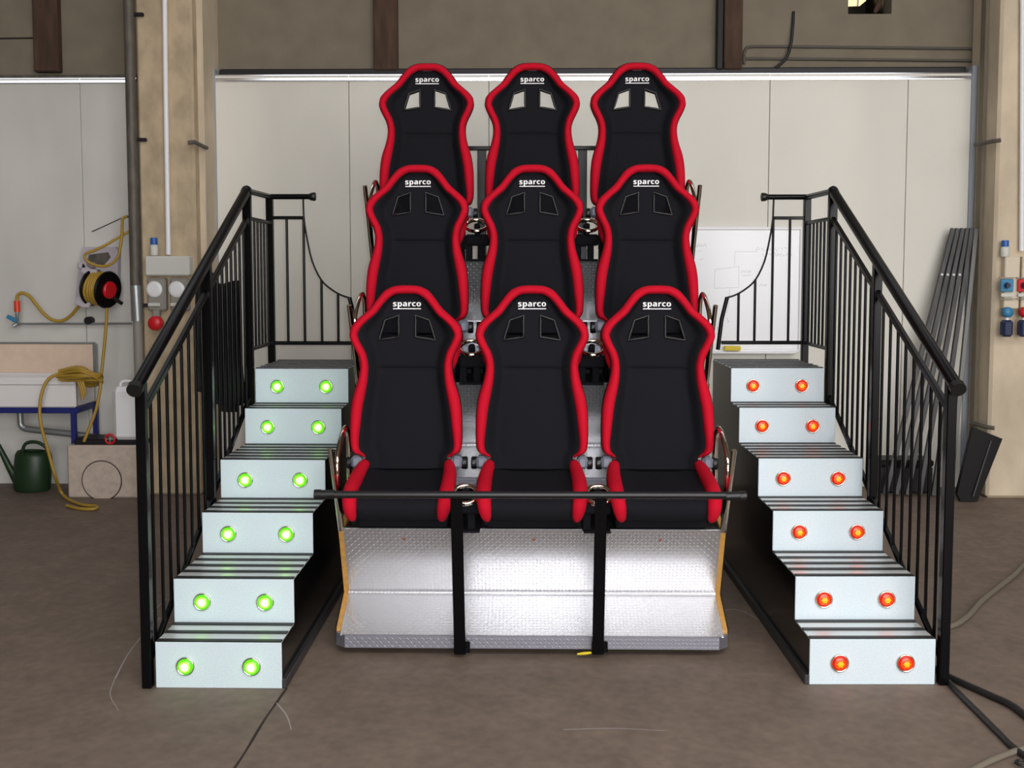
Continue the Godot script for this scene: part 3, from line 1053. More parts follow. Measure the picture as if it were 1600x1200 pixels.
# =====================================================================
# barriers, grab handles, consoles
# =====================================================================
func build_barriers() -> void:
	var b := thing("front_barrier", "black padded barrier bar on two flat posts before the front row", "barrier", Vector3(0, 0, -4.63))
	var y := 0.762
	var z := 0.21
	var s := st()
	tube(s, [Vector3(-0.875, y, z), Vector3(0.858, y + 0.002, z)], 0.0155, 16)
	obj("crossbar", s, M.black_plastic, b)
	for sx in [-1, 1]:
		s = st()
		var e := -0.883 if sx < 0 else 0.866
		tube(s, [Vector3(e - 0.013, y, z), Vector3(e + 0.04 * -sx * 0 + 0.013, y, z)], 0.021, 16)
		tube(s, [Vector3(e - sx * 0.013, y, z), Vector3(e - sx * 0.07, y, z)], 0.019, 16)
		obj("end_cap", s, M.black_plastic, b)
	var feet := [[at(719, 1003, 4.63), at(713, 790, 4.43)], [at(934, 1003, 4.63), at(939, 790, 4.43)]]
	for f in feet:
		s = st()
		var lo: Vector3 = f[0] + Vector3(0, -0.05, 4.63 + 0.012)
		var hi: Vector3 = f[1] + Vector3(0, 0, 4.63 + 0.0)
		hi.y = y
		bar(s, lo, hi, 0.05, 0.012, 0.002)
		obj("post", s, M.black_paint, b)
		s = st()
		box(s, lo + Vector3(0.008, 0.03, -0.006), Vector3(0.07, 0.05, 0.012), 0.003)
		obj("foot_plate", s, M.black_paint, b)
	var rb := thing("rear_barrier", "black steel guard rail standing behind the top row of seats", "barrier", Vector3(0, 1.73, -6.58))
	s = st()
	var ty := at(752, 232, 6.58).y - 1.73
	bar(s, Vector3(-0.62, ty, 0), Vector3(0.62, ty, 0), 0.024, 0.05, 0.004, Vector3.UP)
	obj("crossbar", s, M.black_paint, rb)
	for x in [at(753, 300, 6.58).x, at(910, 300, 6.58).x]:
		s = st()
		bar(s, Vector3(x, -0.01, 0), Vector3(x, ty - 0.01, 0), 0.053, 0.03, 0.003)
		obj("post", s, M.black_paint, rb)

func build_handles() -> void:
	var rows := ["front row", "second row", "top row"]
	for r in 3:
		for sx in [-1, 1]:
			var side := "green-lit" if sx < 0 else "red-lit"
			var h := thing("grab_handle", "chrome tube grab handle at the %s's end on the %s stairs' side" % [rows[r], side], "handle", Vector3(sx * 0.858, 0.535 + ROW_RISE * r, -4.77 - ROW_PITCH * r), 0, "grab handles at the ends of the rows")
			var s := st()
			# local z towards the camera
			tube(s, [Vector3(-sx * 0.012, 0.0, 0.03), Vector3(-sx * 0.004, 0.2, 0.10), Vector3(sx * 0.004, 0.385, 0.17)], 0.0115, 12)
			obj("front_tube", s, M.chrome, h)
			s = st()
			tube(s, smooth_path([Vector3(-sx * 0.012, -0.01, 0.0), Vector3(-sx * 0.004, 0.12, 0.02), Vector3(sx * 0.002, 0.27, 0.03), Vector3(sx * 0.002, 0.34, 0.0), Vector3(-sx * 0.003, 0.40, -0.07), Vector3(-sx * 0.006, 0.428, -0.13), Vector3(-sx * 0.008, 0.425, -0.17), Vector3(-sx * 0.012, 0.38, -0.2), Vector3(-sx * 0.012, 0.25, -0.21), Vector3(-sx * 0.012, 0.0, -0.21)], 4), 0.0115, 12)
			obj("loop_tube", s, M.chrome, h)
		for sx in [-1, 1]:
			var side := "green-lit" if sx < 0 else "red-lit"
			var c := thing("console", "black console with a chrome ring between %s seats, nearer the %s stairs" % [rows[r], side], "console", Vector3(sx * 0.2878, 0.5325 + ROW_RISE * r, -4.7 - ROW_PITCH * r), 0, "consoles between the seats")
			var s := st()
			for lx in [-0.045, 0.022]:
				box(s, Vector3(lx, 0.045, -0.05), Vector3(0.034, 0.09, 0.05), 0.004)
			box(s, Vector3(0, 0.112, -0.05), Vector3(0.125, 0.06, 0.08), 0.008)
			tube(s, [Vector3(0, 0.13, -0.03), Vector3(0, 0.19, 0.015)], 0.016, 10)
			obj("pedestal", s, M.black_cloth, c)
			s = st()
			box(s, Vector3(0, 0.006, -0.13), Vector3(0.12, 0.012, 0.26), 0.003)
			obj("base_plate", s, M.black_cloth, c)
			s = st()
			var pts := []
			for k in 24:
				var a := TAU * k / 24
				pts.append(Vector3(cos(a) * 0.054, 0, sin(a) * 0.054))
			var X := Transform3D(Basis(Vector3.RIGHT, 0.6), Vector3(0, 0.185, 0.065))
			var ring := []
			for q in pts:
				ring.append(X * q)
			tube(s, ring, 0.0105, 10, false, true)
			obj("ring", s, M.chrome, c)
# =====================================================================
# stairs and their railings
# =====================================================================
const RISE := 0.19
const STEPS := [0.0, 0.238, 0.65, 0.96, 1.425, 1.655, 2.19]
const SW := 0.512

func build_stairs(s_: int) -> void:
	# local: x positive towards the railing side before mirroring by s_ (-1 left, 1 right); z negative = deeper
	var colour := "green" if s_ < 0 else "red"
	var pos := Vector3(-1.262, 0, -4.266) if s_ < 0 else Vector3(1.388, 0, -4.352)
	var turn := 0.0 if s_ < 0 else 0.019
	var t := thing("staircase", "black staircase with pale risers carrying glowing %s lamps" % colour, "staircase", pos, turn, "")
	var h := SW / 2
	# black side panels with the stepped outline
	var prof := PackedVector2Array()
	prof.append(Vector2(0, 0))
	for k in 6:
		prof.append(Vector2(STEPS[k], RISE * (k + 1) - 0.004))
		prof.append(Vector2(STEPS[k + 1], RISE * (k + 1) - 0.004))
	prof.append(Vector2(STEPS[6], 0))
	for e in [-1, 1]:
		var s := st()
		extrude(s, prof, 0.012, Transform3D(Basis(Vector3.FORWARD, Vector3.UP, Vector3.RIGHT), Vector3(e * (h - 0.006) - 0.006, 0, -0.004)))
		obj("side_panel", s, M.black_gloss, t)
	var s := st()
	bar(s, Vector3(-s_ * (h + 0.008), 0.02, 0.0), Vector3(-s_ * (h + 0.008), 0.02, -STEPS[6]), 0.04, 0.022, 0.003, Vector3.UP)
	obj("skirting", s, M.skirt, t)
	s = st()
	box(s, Vector3(0, 0.57, -STEPS[6] + 0.01), Vector3(SW - 0.03, 1.13, 0.015))
	obj("back_panel", s, M.black_gloss, t)
	# lamps: shared meshes
	var bez := st()
	var face := Transform3D(Basis(Vector3.RIGHT, PI / 2), Vector3.ZERO)
	lathe(bez, [Vector2(0.0, 0.0), Vector2(0.0375, 0.0), Vector2(0.0385, 0.004), Vector2(0.0365, 0.009), Vector2(0.0325, 0.0095), Vector2(0.031, 0.006), Vector2(0.0, 0.005)], 28, face)
	var bez_m := mesh_of(bez)
	var lens := st()
	lathe(lens, [Vector2(0.0312, 0.006), Vector2(0.0295, 0.0105), Vector2(0.023, 0.0145), Vector2(0.0165, 0.0165)], 28, face)
	var lens_m := mesh_of(lens)
	var core := st()
	lathe(core, [Vector2(0.0165, 0.0165), Vector2(0.010, 0.018), Vector2(0.0, 0.0185)], 24, face)
	var core_m := mesh_of(core)
	var mid := st()
	lathe(mid, [Vector2(0.0235, 0.0148), Vector2(0.019, 0.0166), Vector2(0.0158, 0.0172)], 28, face)
	var mid_m := mesh_of(mid)
	var star := st()   # faceted red lamp: a pointed yellow core
	for k in 12:
		var a0 := TAU * (k - 0.5) / 12
		var a1 := TAU * k / 12
		var a2 := TAU * (k + 0.5) / 12
		star.set_smooth_group(-1)
		var o := Vector3(0, 0, 0.0205)
		var rr := 0.0175 if k % 2 == 0 else 0.0145
		tri(star, o, Vector3(cos(a0) * 0.0105, sin(a0) * 0.0105, 0.0192), Vector3(cos(a1) * rr, sin(a1) * rr, 0.0178))
		tri(star, o, Vector3(cos(a1) * rr, sin(a1) * rr, 0.0178), Vector3(cos(a2) * 0.0105, sin(a2) * 0.0105, 0.0192))
	var star_m := mesh_of(star)
	var lens_full := st()
	lathe(lens_full, [Vector2(0.0312, 0.006), Vector2(0.0295, 0.0105), Vector2(0.023, 0.0145), Vector2(0.012, 0.0165), Vector2(0.0, 0.0168)], 28, face)
	var lens_full_m := mesh_of(lens_full)
	for k in 6:
		var y := RISE * (k + 1)
		s = st()
		box(s, Vector3(0, y - RISE / 2, -STEPS[k] - 0.004), Vector3(SW, RISE - 0.001, 0.01), 0.002)
		obj("riser", s, M.riser, t)
		s = st()
		var d: float = STEPS[k + 1] - STEPS[k]
		box(s, Vector3(0, y - 0.005, -STEPS[k] - d / 2 - 0.002), Vector3(SW - 0.003, 0.01, d - 0.008), 0.001)
		var tr := obj("tread", s, M.tread, t)
		var n := int(round(d / 0.083))
		for j in n:
			s = st()
			var zz: float = -STEPS[k] - 0.016 - (d - 0.034) * j / float(n - 1)
			box(s, Vector3(0, y + 0.001, zz), Vector3(SW - 0.004, 0.006, 0.03), 0.0015)
			obj("grip_strip", s, M.rubber, tr)
		for e in [-1, 1]:
			var o := obj("step_lamp", bez_m, M.chrome, t)
			o.position = Vector3(e * SW * 0.262, y - RISE * 0.52, -STEPS[k] + 0.001)
			if s_ < 0:
				obj("lamp_lens", lens_m, M.green_lens, o)
				obj("lamp_ring", mid_m, M.green_mid, o)
				obj("lamp_core", core_m, M.green_core, o)
			else:
				obj("lamp_lens", lens_full_m, M.red_lens, o)
				obj("lamp_ring", mid_m, M.red_mid, o)
				obj("lamp_core", star_m, M.red_core, o)
			var l := OmniLight3D.new()
			l.name = "lamp_light"
			l.position = Vector3(0, 0, 0.045)
			l.light_color = Color(0.35, 1.0, 0.15) if s_ < 0 else Color(1.0, 0.22, 0.05)
			l.light_energy = 0.0006
			l.light_size = 0.02
			l.omni_range = 25.0
			l.omni_attenuation = 2.0
			l.shadow_enabled = true
			o.add_child(l)
	build_railing(s_, pos, turn, colour)

func build_railing(s_: int, pos: Vector3, turn: float, colour: String) -> void:
	var rl := thing("railing", "black steel railing with vertical bars along the %s-lit staircase" % colour, "railing", pos, turn, "")
	var x := s_ * (SW / 2 + 0.034)
	var z0 := -0.005      # bottom post
	var z1 := -0.915      # middle post
	var z2 := -1.668      # top post
	var z3 := -2.185      # back post
	var top := func(z: float) -> float: return 1.252 + (-z - 0.0) * 0.5145
	var low := func(z: float) -> float: return 0.085 + (-z) * 0.54
	var yt: float = top.call(z2)
	var y2 := yt - 0.148
	var yb := 1.243
	var s: SurfaceTool
	# handrail, sloping then level
	s = st()
	tube(s, [Vector3(x, top.call(z0 + 0.05) - 0.0, z0 + 0.05), Vector3(x, top.call(z1), z1), Vector3(x, yt, z2)], 0.0265, 16)
	obj("handrail", s, M.black_paint, rl)
	s = st()
	tube(s, [Vector3(x, yt, z2), Vector3(x, yt, z3)], 0.017, 12)
	tube(s, [Vector3(x, yt, z3), Vector3(x - s_ * 0.255, yt, z3)], 0.016, 12)
	obj("level_handrail", s, M.black_paint, rl)
	s = st()
	tube(s, smooth_path([Vector3(x, yt - 0.006, z2 - 0.012), Vector3(x, yt, z2), Vector3(x, yt - 0.012, z2 + 0.02)], 3), 0.029, 16)
	obj("elbow", s, M.black_paint, rl)
	s = st()
	var e := Vector3(x, top.call(z0 + 0.05), z0 + 0.05)
	tube(s, [e + Vector3(s_ * 0.001, 0.001, 0.0), e + Vector3(0, -0.013, 0.025)], 0.031, 16)
	obj("end_cap", s, M.black_plastic, rl)
	s = st()
	tube(s, [Vector3(x - s_ * 0.235, yt, z3), Vector3(x - s_ * 0.25, yt, z3), Vector3(x - s_ * 0.27, yt, z3), Vector3(x - s_ * 0.274, yt, z3)], [0.017, 0.024, 0.026, 0.022], 14)
	obj("end_cap", s, M.black_plastic, rl)
	# second rail
	s = st()
	bar(s, Vector3(x, top.call(z0 - 0.03) - 0.135, z0 - 0.03), Vector3(x, y2, z2), 0.022, 0.03, 0.003)
	bar(s, Vector3(x, y2, z2), Vector3(x, y2 - 0.006, z3), 0.022, 0.02, 0.003)
	bar(s, Vector3(x, 1.986, z3), Vector3(x - s_ * 0.197, 1.986, z3), 0.02, 0.02, 0.003, Vector3.UP)
	obj("middle_rail", s, M.black_paint, rl)
	# bottom rails
	s = st()
	bar(s, Vector3(x, low.call(z0), z0), Vector3(x, low.call(z2), z2), 0.02, 0.026, 0.003)
	bar(s, Vector3(x, yb, z2), Vector3(x, yb, z3), 0.02, 0.02, 0.003)
	bar(s, Vector3(x, yb, z3), Vector3(x - s_ * 0.5, yb, z3), 0.022, 0.022, 0.003, Vector3.UP)
	obj("bottom_rail", s, M.black_paint, rl)
	# posts
	for q in [[z0, 0.0, top.call(z0) - 0.01, 0.04], [z1, 0.50, top.call(z1) - 0.01, 0.04], [z2, 0.90, yt - 0.005, 0.045], [z3, 1.0, yt, 0.04]]:
		s = st()
		bar(s, Vector3(x, q[1], q[0]), Vector3(x, q[2], q[0]), q[3], 0.04, 0.004)
		obj("post", s, M.black_paint, rl)
	# bars
	for seg in [[z0, z1, 9], [z1, z2, 9]]:
		for k in range(1, seg[2]):
			var z: float = lerpf(seg[0], seg[1], float(k) / seg[2])
			s = st()
			tube(s, [Vector3(x, low.call(z), z), Vector3(x, top.call(z) - 0.145, z)], 0.0075, 8)
			obj("baluster", s, M.black_paint, rl)
	for k in range(1, 7):
		var z: float = lerpf(z2, z3, k / 7.0)
		s = st()
		tube(s, [Vector3(x, yb, z), Vector3(x, y2, z)], 0.0075, 8)
		obj("baluster", s, M.black_paint, rl)
	# rear guard: short bars under a curved rod
	for q in [[0.1, 1.986], [0.2, 1.986], [0.302, 1.62], [0.4, 1.535]]:
		s = st()
		tube(s, [Vector3(x - s_ * q[0], yb, z3), Vector3(x - s_ * q[0], q[1], z3)], 0.008, 8)
		obj("baluster", s, M.black_paint, rl)
	s = st()
	var curve := []
	for q in [[0.2, 2.10], [0.201, 2.04], [0.204, 1.97], [0.222, 1.85], [0.25, 1.725], [0.30, 1.62], [0.36, 1.563], [0.42, 1.528], [0.472, 1.512]]:
		curve.append(Vector3(x - s_ * q[0], q[1], z3))
	tube(s, smooth_path(curve, 3), 0.0055, 8)
	obj("curved_rod", s, M.black_paint, rl)
	s = st()
	tube(s, [Vector3(x - s_ * 0.468, 1.515, z3), Vector3(x - s_ * 0.5, 1.38, z3), Vector3(x - s_ * 0.52, 1.20, z3)], 0.0125, 10)
	obj("end_post", s, M.black_paint, rl)
	if s_ < 0:
		# black cloth hung on the outside of the upper bars
		var rows := []
		var n := 26
		for j in 9:
			var v := j / 8.0
			var row := []
			for k in n:
				var u := float(k) / (n - 1)
				var z := lerpf(-0.93, -1.65, u)
				var yt2 := 1.60 + 0.03 * sin(u * 9.0) + 0.05 * (1.0 - absf(u - 0.3) * 2.0) - (0.12 if u < 0.04 else 0.0)
				var yb2 := 0.965 + 0.04 * sin(u * 5.0 + 1.0) + 0.10 * pow(1.0 - u, 3)
				var bulge := 0.02 + 0.018 * sin(u * 21.0 + v * 2.0) + 0.03 * v * (1 - v)
				row.append(pos + Vector3(x - 0.012 - bulge, lerpf(yt2, yb2, v), z))
			rows.append(row)
		var back := []
		for row in rows:
			var b := []
			for q in row:
				b.append(q - Vector3(0.02, 0, 0))
			back.append(b)
		s = st()
		grid(s, rows)
		for row in back:
			row.reverse()
		grid(s, back)
		for j in 8:
			quad(s, rows[j][0], back[j][n - 1], back[j + 1][n - 1], rows[j + 1][0])
			quad(s, rows[j][n - 1], rows[j + 1][n - 1], back[j + 1][0], back[j][0])
		for k in n - 1:
			quad(s, rows[0][k], rows[0][k + 1], back[0][n - 2 - k], back[0][n - 1 - k])
			quad(s, rows[8][k + 1], rows[8][k], back[8][n - 1 - k], back[8][n - 2 - k])
		tag(obj("black_cloth", s, M.dark_cloth), "limp black cloth hung on the outside of the green-lit staircase's railing", "cloth")

# =====================================================================
# wash corner at the left
# =====================================================================
func path_at(a: Array) -> Array:
	# triples: pixel x, pixel y, depth
	var o := []
	for k in range(0, a.size(), 3):
		o.append(at(a[k], a[k + 1], a[k + 2]))
	return o

func build_wash_corner() -> void:
	var s: SurfaceTool
	# sink on a blue stand
	var xr := at(118, 620, 7.92).x
	var sk := thing("sink", "white ceramic trough sink with backsplash on a blue steel stand", "sink", Vector3(xr, 0, -7.92))
	var yt := at(60, 590, 7.92).y
	var yb := at(60, 637, 7.92).y
	var w := 1.1
	s = st()
	var t := 0.04
	box(s, Vector3(-w / 2, (yt + yb) / 2, -t / 2), Vector3(w, yt - yb, t), 0.01)
	box(s, Vector3(-w / 2, (yt + yb) / 2, -0.36), Vector3(w, yt - yb, t), 0.01)
	box(s, Vector3(-t / 2, (yt + yb) / 2, -0.19), Vector3(t, yt - yb, 0.36), 0.01)
	box(s, Vector3(-w + t / 2, (yt + yb) / 2, -0.19), Vector3(t, yt - yb, 0.36), 0.01)
	box(s, Vector3(-w / 2, yb + 0.02, -0.19), Vector3(w - 0.02, 0.04, 0.36))
	obj("basin", s, M.ceramic, sk)
	s = st()
	box(s, Vector3(-w / 2, yt - 0.03, 0.008), Vector3(w, 0.05, 0.02), 0.008)
	obj("rim", s, M.ceramic, sk)
	var ys := at(60, 537, 8.28).y
	s = st()
	box(s, Vector3(-w / 2 + 0.01, (yt + ys) / 2, -0.375), Vector3(w - 0.02, ys - yt, 0.03), 0.003)
	obj("backsplash", s, M.splash, sk)
	s = st()
	box(s, Vector3(-w / 2, ys + 0.005, -0.37), Vector3(w, 0.012, 0.05), 0.003)
	box(s, Vector3(0.005, (yt + ys) / 2, -0.37), Vector3(0.02, ys - yt, 0.05), 0.003)
	obj("backsplash_trim", s, M.zinc, sk)
	s = st()
	box(s, Vector3(-w / 2, yb - 0.022, -0.03), Vector3(w + 0.02, 0.044, 0.03), 0.003)
	box(s, Vector3(-w / 2, yb - 0.022, -0.36), Vector3(w + 0.02, 0.044, 0.03), 0.003)
	box(s, Vector3(-0.01, yb - 0.022, -0.195), Vector3(0.03, 0.044, 0.31), 0.003)
	obj("frame", s, M.blue_steel, sk)
	for q in [Vector2(-0.03, -0.03), Vector2(0.0, -0.36), Vector2(-w, -0.03), Vector2(-w, -0.36)]:
		s = st()
		box(s, Vector3(q.x, yb / 2, q.y), Vector3(0.036, yb, 0.036), 0.003)
		obj("leg", s, M.blue_steel, sk)
	# drain
	s = st()
	var o := sk.position
	var dr := path_at([31, 640, 8.1, 32, 656, 8.1, 33, 664, 8.1, 38, 669, 8.1, 48, 671, 8.1, 110, 678, 8.1, 175, 686, 8.12])
	var dl := []
	for q in dr:
		dl.append(q - o)
	tube(s, smooth_path(dl, 4), 0.024, 12)
	obj("drain_pipe", s, M.zinc, sk)
	# block with a round cover plate
	var bl := thing("drain_block", "worn pale concrete block with a round cover, under the white canister", "block", Vector3((at(105, 740, 7.83).x + at(226, 740, 7.83).x) / 2, 0, -7.98))
	var bw := at(226, 740, 7.83).x - at(105, 740, 7.83).x
	s = st()
	box(s, Vector3(0, 0.195, 0), Vector3(bw, 0.39, 0.3), 0.012)
	obj("body", s, M.grout_block, bl)
	s = st()
	lathe(s, [Vector2(0.0, 0.008), Vector2(0.137, 0.008), Vector2(0.143, 0.004), Vector2(0.143, -0.01)], 40, Transform3D(Basis(Vector3.RIGHT, PI / 2), at(159, 751, 7.83) - bl.position), false)
	obj("cover", s, M.grout_block, bl)
	s = st()
	tube(s, torus_pts(at(159, 751, 7.828) - bl.position, 0.146, 40), 0.004, 6, false, true)
	obj("seam", s, M.crack, bl)
	s = st()
	box(s, Vector3(0.02, 0.41, 0.0), Vector3(bw * 0.93, 0.045, 0.24), 0.01)
	obj("top_slab", s, M.dark_steel, bl)
	# valve wheel
	var vv := thing("valve_wheel", "small red valve wheel at the end of the sink's drain pipe", "valve", at(172, 686, 7.85))
	s = st()
	tube(s, torus_pts(Vector3.ZERO, 0.034, 20), 0.008, 8, false, true)
	obj("rim", s, M.red_plastic, vv)
	s = st()
	lathe(s, [Vector2(0, 0.012), Vector2(0.014, 0.01), Vector2(0.016, -0.03), Vector2(0, -0.2)], 12, Transform3D(Basis(Vector3.RIGHT, PI / 2), Vector3.ZERO))
	box(s, Vector3.ZERO, Vector3(0.066, 0.009, 0.008))
	box(s, Vector3.ZERO, Vector3(0.009, 0.066, 0.008))
	obj("hub", s, M.zinc, vv)
	# white canister
	var jc := thing("canister", "tall white plastic canister standing on the concrete block", "canister", at(203, 687, 7.92))
	var jh := at(203, 603, 7.92).y - jc.position.y
	s = st()
	box(s, Vector3(0, jh / 2, 0), Vector3(0.205, jh, 0.16), 0.035)
	var jb := obj("body", s, M.pvc_white, jc)
	s = st()
	tube(s, smooth_path([Vector3(-0.06, jh - 0.01, 0), Vector3(-0.05, jh + 0.03, 0), Vector3(0.02, jh + 0.035, 0), Vector3(0.05, jh - 0.005, 0)], 4), 0.011, 8)
	obj("grip", s, M.pvc_white, jc)
	s = st()
	lathe(s, [Vector2(0.022, 0), Vector2(0.022, 0.03), Vector2(0.019, 0.034), Vector2(0, 0.034)], 14, Transform3D(Basis.IDENTITY, Vector3(0.04, jh - 0.002, 0.02)), false)
	obj("cap", s, M.orange_plastic, jc)
	# watering can
	var wc := thing("watering_can", "dark green plastic watering can on the floor under the sink", "watering can", Vector3(at(50, 760, 8.1).x, 0, -8.1))
	s = st()
	lathe(s, [Vector2(0.0, 0.0), Vector2(0.125, 0.0), Vector2(0.135, 0.02), Vector2(0.14, 0.14), Vector2(0.132, 0.27), Vector2(0.118, 0.30), Vector2(0.10, 0.302), Vector2(0.095, 0.29)], 28, Transform3D(Basis(Vector3.BACK, -0.06).scaled(Vector3(1.0, 1.0, 0.8)), Vector3.ZERO))
	obj("body", s, M.green_plastic, wc)
	s = st()
	tube(s, [Vector3(-0.10, 0.05, 0), Vector3(-0.17, 0.18, 0), Vector3(-0.25, 0.35, 0)], [0.035, 0.025, 0.018], 12)
	obj("spout", s, M.green_plastic, wc)
	s = st()
	tube(s, smooth_path([Vector3(-0.07, 0.28, 0), Vector3(-0.04, 0.355, 0), Vector3(0.04, 0.37, 0), Vector3(0.115, 0.33, 0), Vector3(0.15, 0.25, 0), Vector3(0.14, 0.16, 0)], 4), 0.013, 10)
	obj("handle", s, M.green_plastic, wc)
	# wall pipe with tap
	var tp := thing("water_tap", "wall tap with a blue lever on a thin pipe beside the hose reel", "tap", at(28, 506, 8.3))
	o = tp.position
	s = st()
	tube(s, [at(26, 506, 8.3) - o, at(206, 505.5, 8.3) - o], 0.0085, 10)
	obj("pipe", s, M.zinc, tp)
	s = st()
	tube(s, [at(28, 506, 8.3) - o, at(28, 506, 8.24) - o, at(27, 500, 8.22) - o, at(27, 484, 8.22) - o], 0.014, 10)
	tube(s, [at(28, 505, 8.24) - o, at(20, 510, 8.22) - o], 0.013, 10)
	obj("valve_body", s, M.zinc, tp)
	s = st()
	bar(s, at(26, 502, 8.2) - o, at(11, 494, 8.2) - o, 0.03, 0.02, 0.005)
	obj("lever", s, M.teal_plastic, tp)
	s = st()
	tube(s, [at(27, 487, 8.22) - o, at(26.5, 470, 8.22) - o], 0.022, 12)
	obj("hose_connector", s, M.orange_plastic, tp)
	s = st()
	lathe(s, [Vector2(0, 0.02), Vector2(0.026, 0.02), Vector2(0.03, 0.012), Vector2(0.03, -0.05)], 18, Transform3D(Basis(Vector3.RIGHT, PI / 2), at(138, 501, 8.28)), false)
	tag(obj("wall_stud", s, M.dark_steel), "round black stud on the wall below the hose reel", "stud")
	# hose reel
	var hr := thing("hose_reel", "grey wall-mounted hose reel wound with yellow hose", "hose reel", at(155, 480, 8.3))
	o = hr.position
	s = st()
	var P := PackedVector2Array()
	for q in [[134, 386], [184, 386], [189, 394], [188, 468], [176, 476], [121, 476], [126, 430]]:
		var v := at(q[0], q[1], 8.34) - o
		P.append(Vector2(v.x, v.y))
	extrude(s, P, 0.06, Transform3D(Basis.IDENTITY, Vector3(0, 0, -0.045)))
	obj("back_plate", s, M.lilac_plastic, hr)
	s = st()
	P = PackedVector2Array()
	for q in [[138, 398], [168, 394], [172, 402], [160, 416], [142, 418], [136, 408]]:
		var v := at(q[0], q[1], 8.27) - o
		P.append(Vector2(v.x, v.y))
	extrude(s, P, 0.02, Transform3D(Basis.IDENTITY, Vector3(0, 0, 0.0)))
	obj("handle_recess", s, M.pipe_grey, hr)
	s = st()
	P = PackedVector2Array()
	for q in [[131, 412], [142, 420], [153, 421], [151, 440], [141, 480], [131, 480], [118, 474], [121, 464], [128, 462], [137, 450], [139, 435], [134, 427], [128, 426]]:
		var v := at(q[0], q[1], 8.12) - o
		P.append(Vector2(v.x, v.y))
	extrude(s, P, 0.03, Transform3D(Basis.IDENTITY, Vector3(0, 0, 0.17)))
	box(s, at(136, 415, 8.2) - o, Vector3(0.07, 0.05, 0.2), 0.01)
	obj("bracket_arm", s, M.lilac_plastic, hr)
	var ax := Vector3(0.93, -0.12, 0.34).normalized()
	var rb := Basis(ax.cross(Vector3.UP).normalized(), ax, ax.cross(Vector3.UP).normalized().cross(ax).normalized() * 1.0)
	var dc := at(157, 451, 8.14) - o
	for k in [-1, 1]:
		s = st()
		lathe(s, [Vector2(0, -0.012), Vector2(0.135, -0.012), Vector2(0.142, 0.0), Vector2(0.135, 0.012), Vector2(0, 0.012)], 30, Transform3D(rb, dc + ax * 0.068 * k), false)
		obj("flange", s, M.black_board, hr)
	s = st()
	for k in 5:
		for j in 2:
			var pts := []
			var rr := 0.118 - j * 0.02
			for a in 28:
				var th := TAU * a / 28
				pts.append(dc + ax * (-0.046 + k * 0.023 + 0.006 * sin(th * 2 + k)) + (rb.x * cos(th) + rb.z * sin(th)) * rr)
			tube(s, pts, 0.012, 8, false, true)
	obj("wound_hose", s, M.yellow_hose, hr)
	s = st()
	lathe(s, [Vector2(0, 0.02), Vector2(0.06, 0.02), Vector2(0.066, 0.012), Vector2(0.066, 0.0)], 24, Transform3D(rb, dc + ax * 0.08), false)
	obj("hub", s, M.red_plastic, hr)
	s = st()
	tube(s, [dc + ax * 0.1 + Vector3(0.02, -0.06, 0), dc + ax * 0.16 + Vector3(0.03, -0.09, 0)], 0.014, 10)
	obj("crank", s, M.dark_steel, hr)
	# hoses
	s = st()
	tube(s, smooth_path(path_at([26.5, 471, 8.22, 28, 461, 8.22, 36, 458, 8.22, 46, 463, 8.22, 56, 475, 8.22, 68, 490, 8.22, 82, 500, 8.22, 98, 501, 8.22, 112, 492, 8.2, 122, 480, 8.16, 134, 468, 8.14]), 5), 0.013, 10)
	tag(obj("garden_hose", s, M.yellow_hose), "yellow hose dipping from the wall tap to the hose reel", "hose")
	s = st()
	tube(s, smooth_path(path_at([203, 361, 8.1, 185, 371, 8.08, 165, 383, 8.06, 146, 392, 8.05, 135, 396, 8.05, 132, 402, 8.05, 138, 409, 8.05, 148, 414, 8.05, 163, 416, 8.05, 176, 411, 8.05, 185, 400, 8.05, 187, 391, 8.05, 190, 372, 8.06, 191, 350, 8.08, 192, 341, 8.1, 200, 338, 8.1]), 5), 0.0105, 10)
	tag(obj("garden_hose", s, M.yellow_hose), "yellow hose looped over the top of the hose reel", "hose")
	s = st()
	tube(s, [at(144, 362, 8.25), at(192, 340, 8.15), at(206, 337, 8.05)], 0.004, 6)
	tag(obj("wire", s, M.dark_steel), "thin stiff wire sticking out above the hose reel", "wire")
	s = st()
	tube(s, smooth_path(path_at([167, 482, 8.05, 166, 505, 8.0, 163, 540, 7.95, 160, 570, 7.9, 158, 588, 7.88, 156, 610, 7.86, 150, 640, 7.84, 140, 668, 7.83, 131, 690, 7.82]), 5), 0.0115, 10)
	tag(obj("garden_hose", s, M.yellow_hose), "yellow hose hanging straight down from the hose reel to the concrete block", "hose")
	# coil on the sink
	s = st()
	var rg := RandomNumberGenerator.new()
	rg.seed = 7
	for k in 11:
		var a0 := at(88 + rg.randf() * 8, 580 + k * 1.4, 7.86)
		var mid := at(122 + rg.randf() * 6, 574 + k * 2.0, 7.78 + rg.randf() * 0.1)
		var b0 := at(152 + rg.randf() * 6, 584 + rg.randf() * 12, 7.86)
		tube(s, smooth_path([a0, mid, b0, at(142 + rg.randf() * 8, 596 + rg.randf() * 8, 8.0), at(100, 588 + rg.randf() * 3, 8.02), a0 + Vector3(0.01, 0, 0)], 5), 0.0115, 8)
	for k in 3:
		tube(s, smooth_path(path_at([120 + k * 4, 592, 7.86, 126 + k * 3, 606, 7.86, 129 + k * 2, 624 - k * 4, 7.86]), 4), 0.0115, 8)
	var hc := thing("coiled_hose", "yellow hose coil heaped on the sink end, one loop trailing to the floor", "hose", at(110, 790, 7.7))
	var co := obj("coil", s, M.yellow_hose, hc)
	co.position = -hc.position
	s = st()
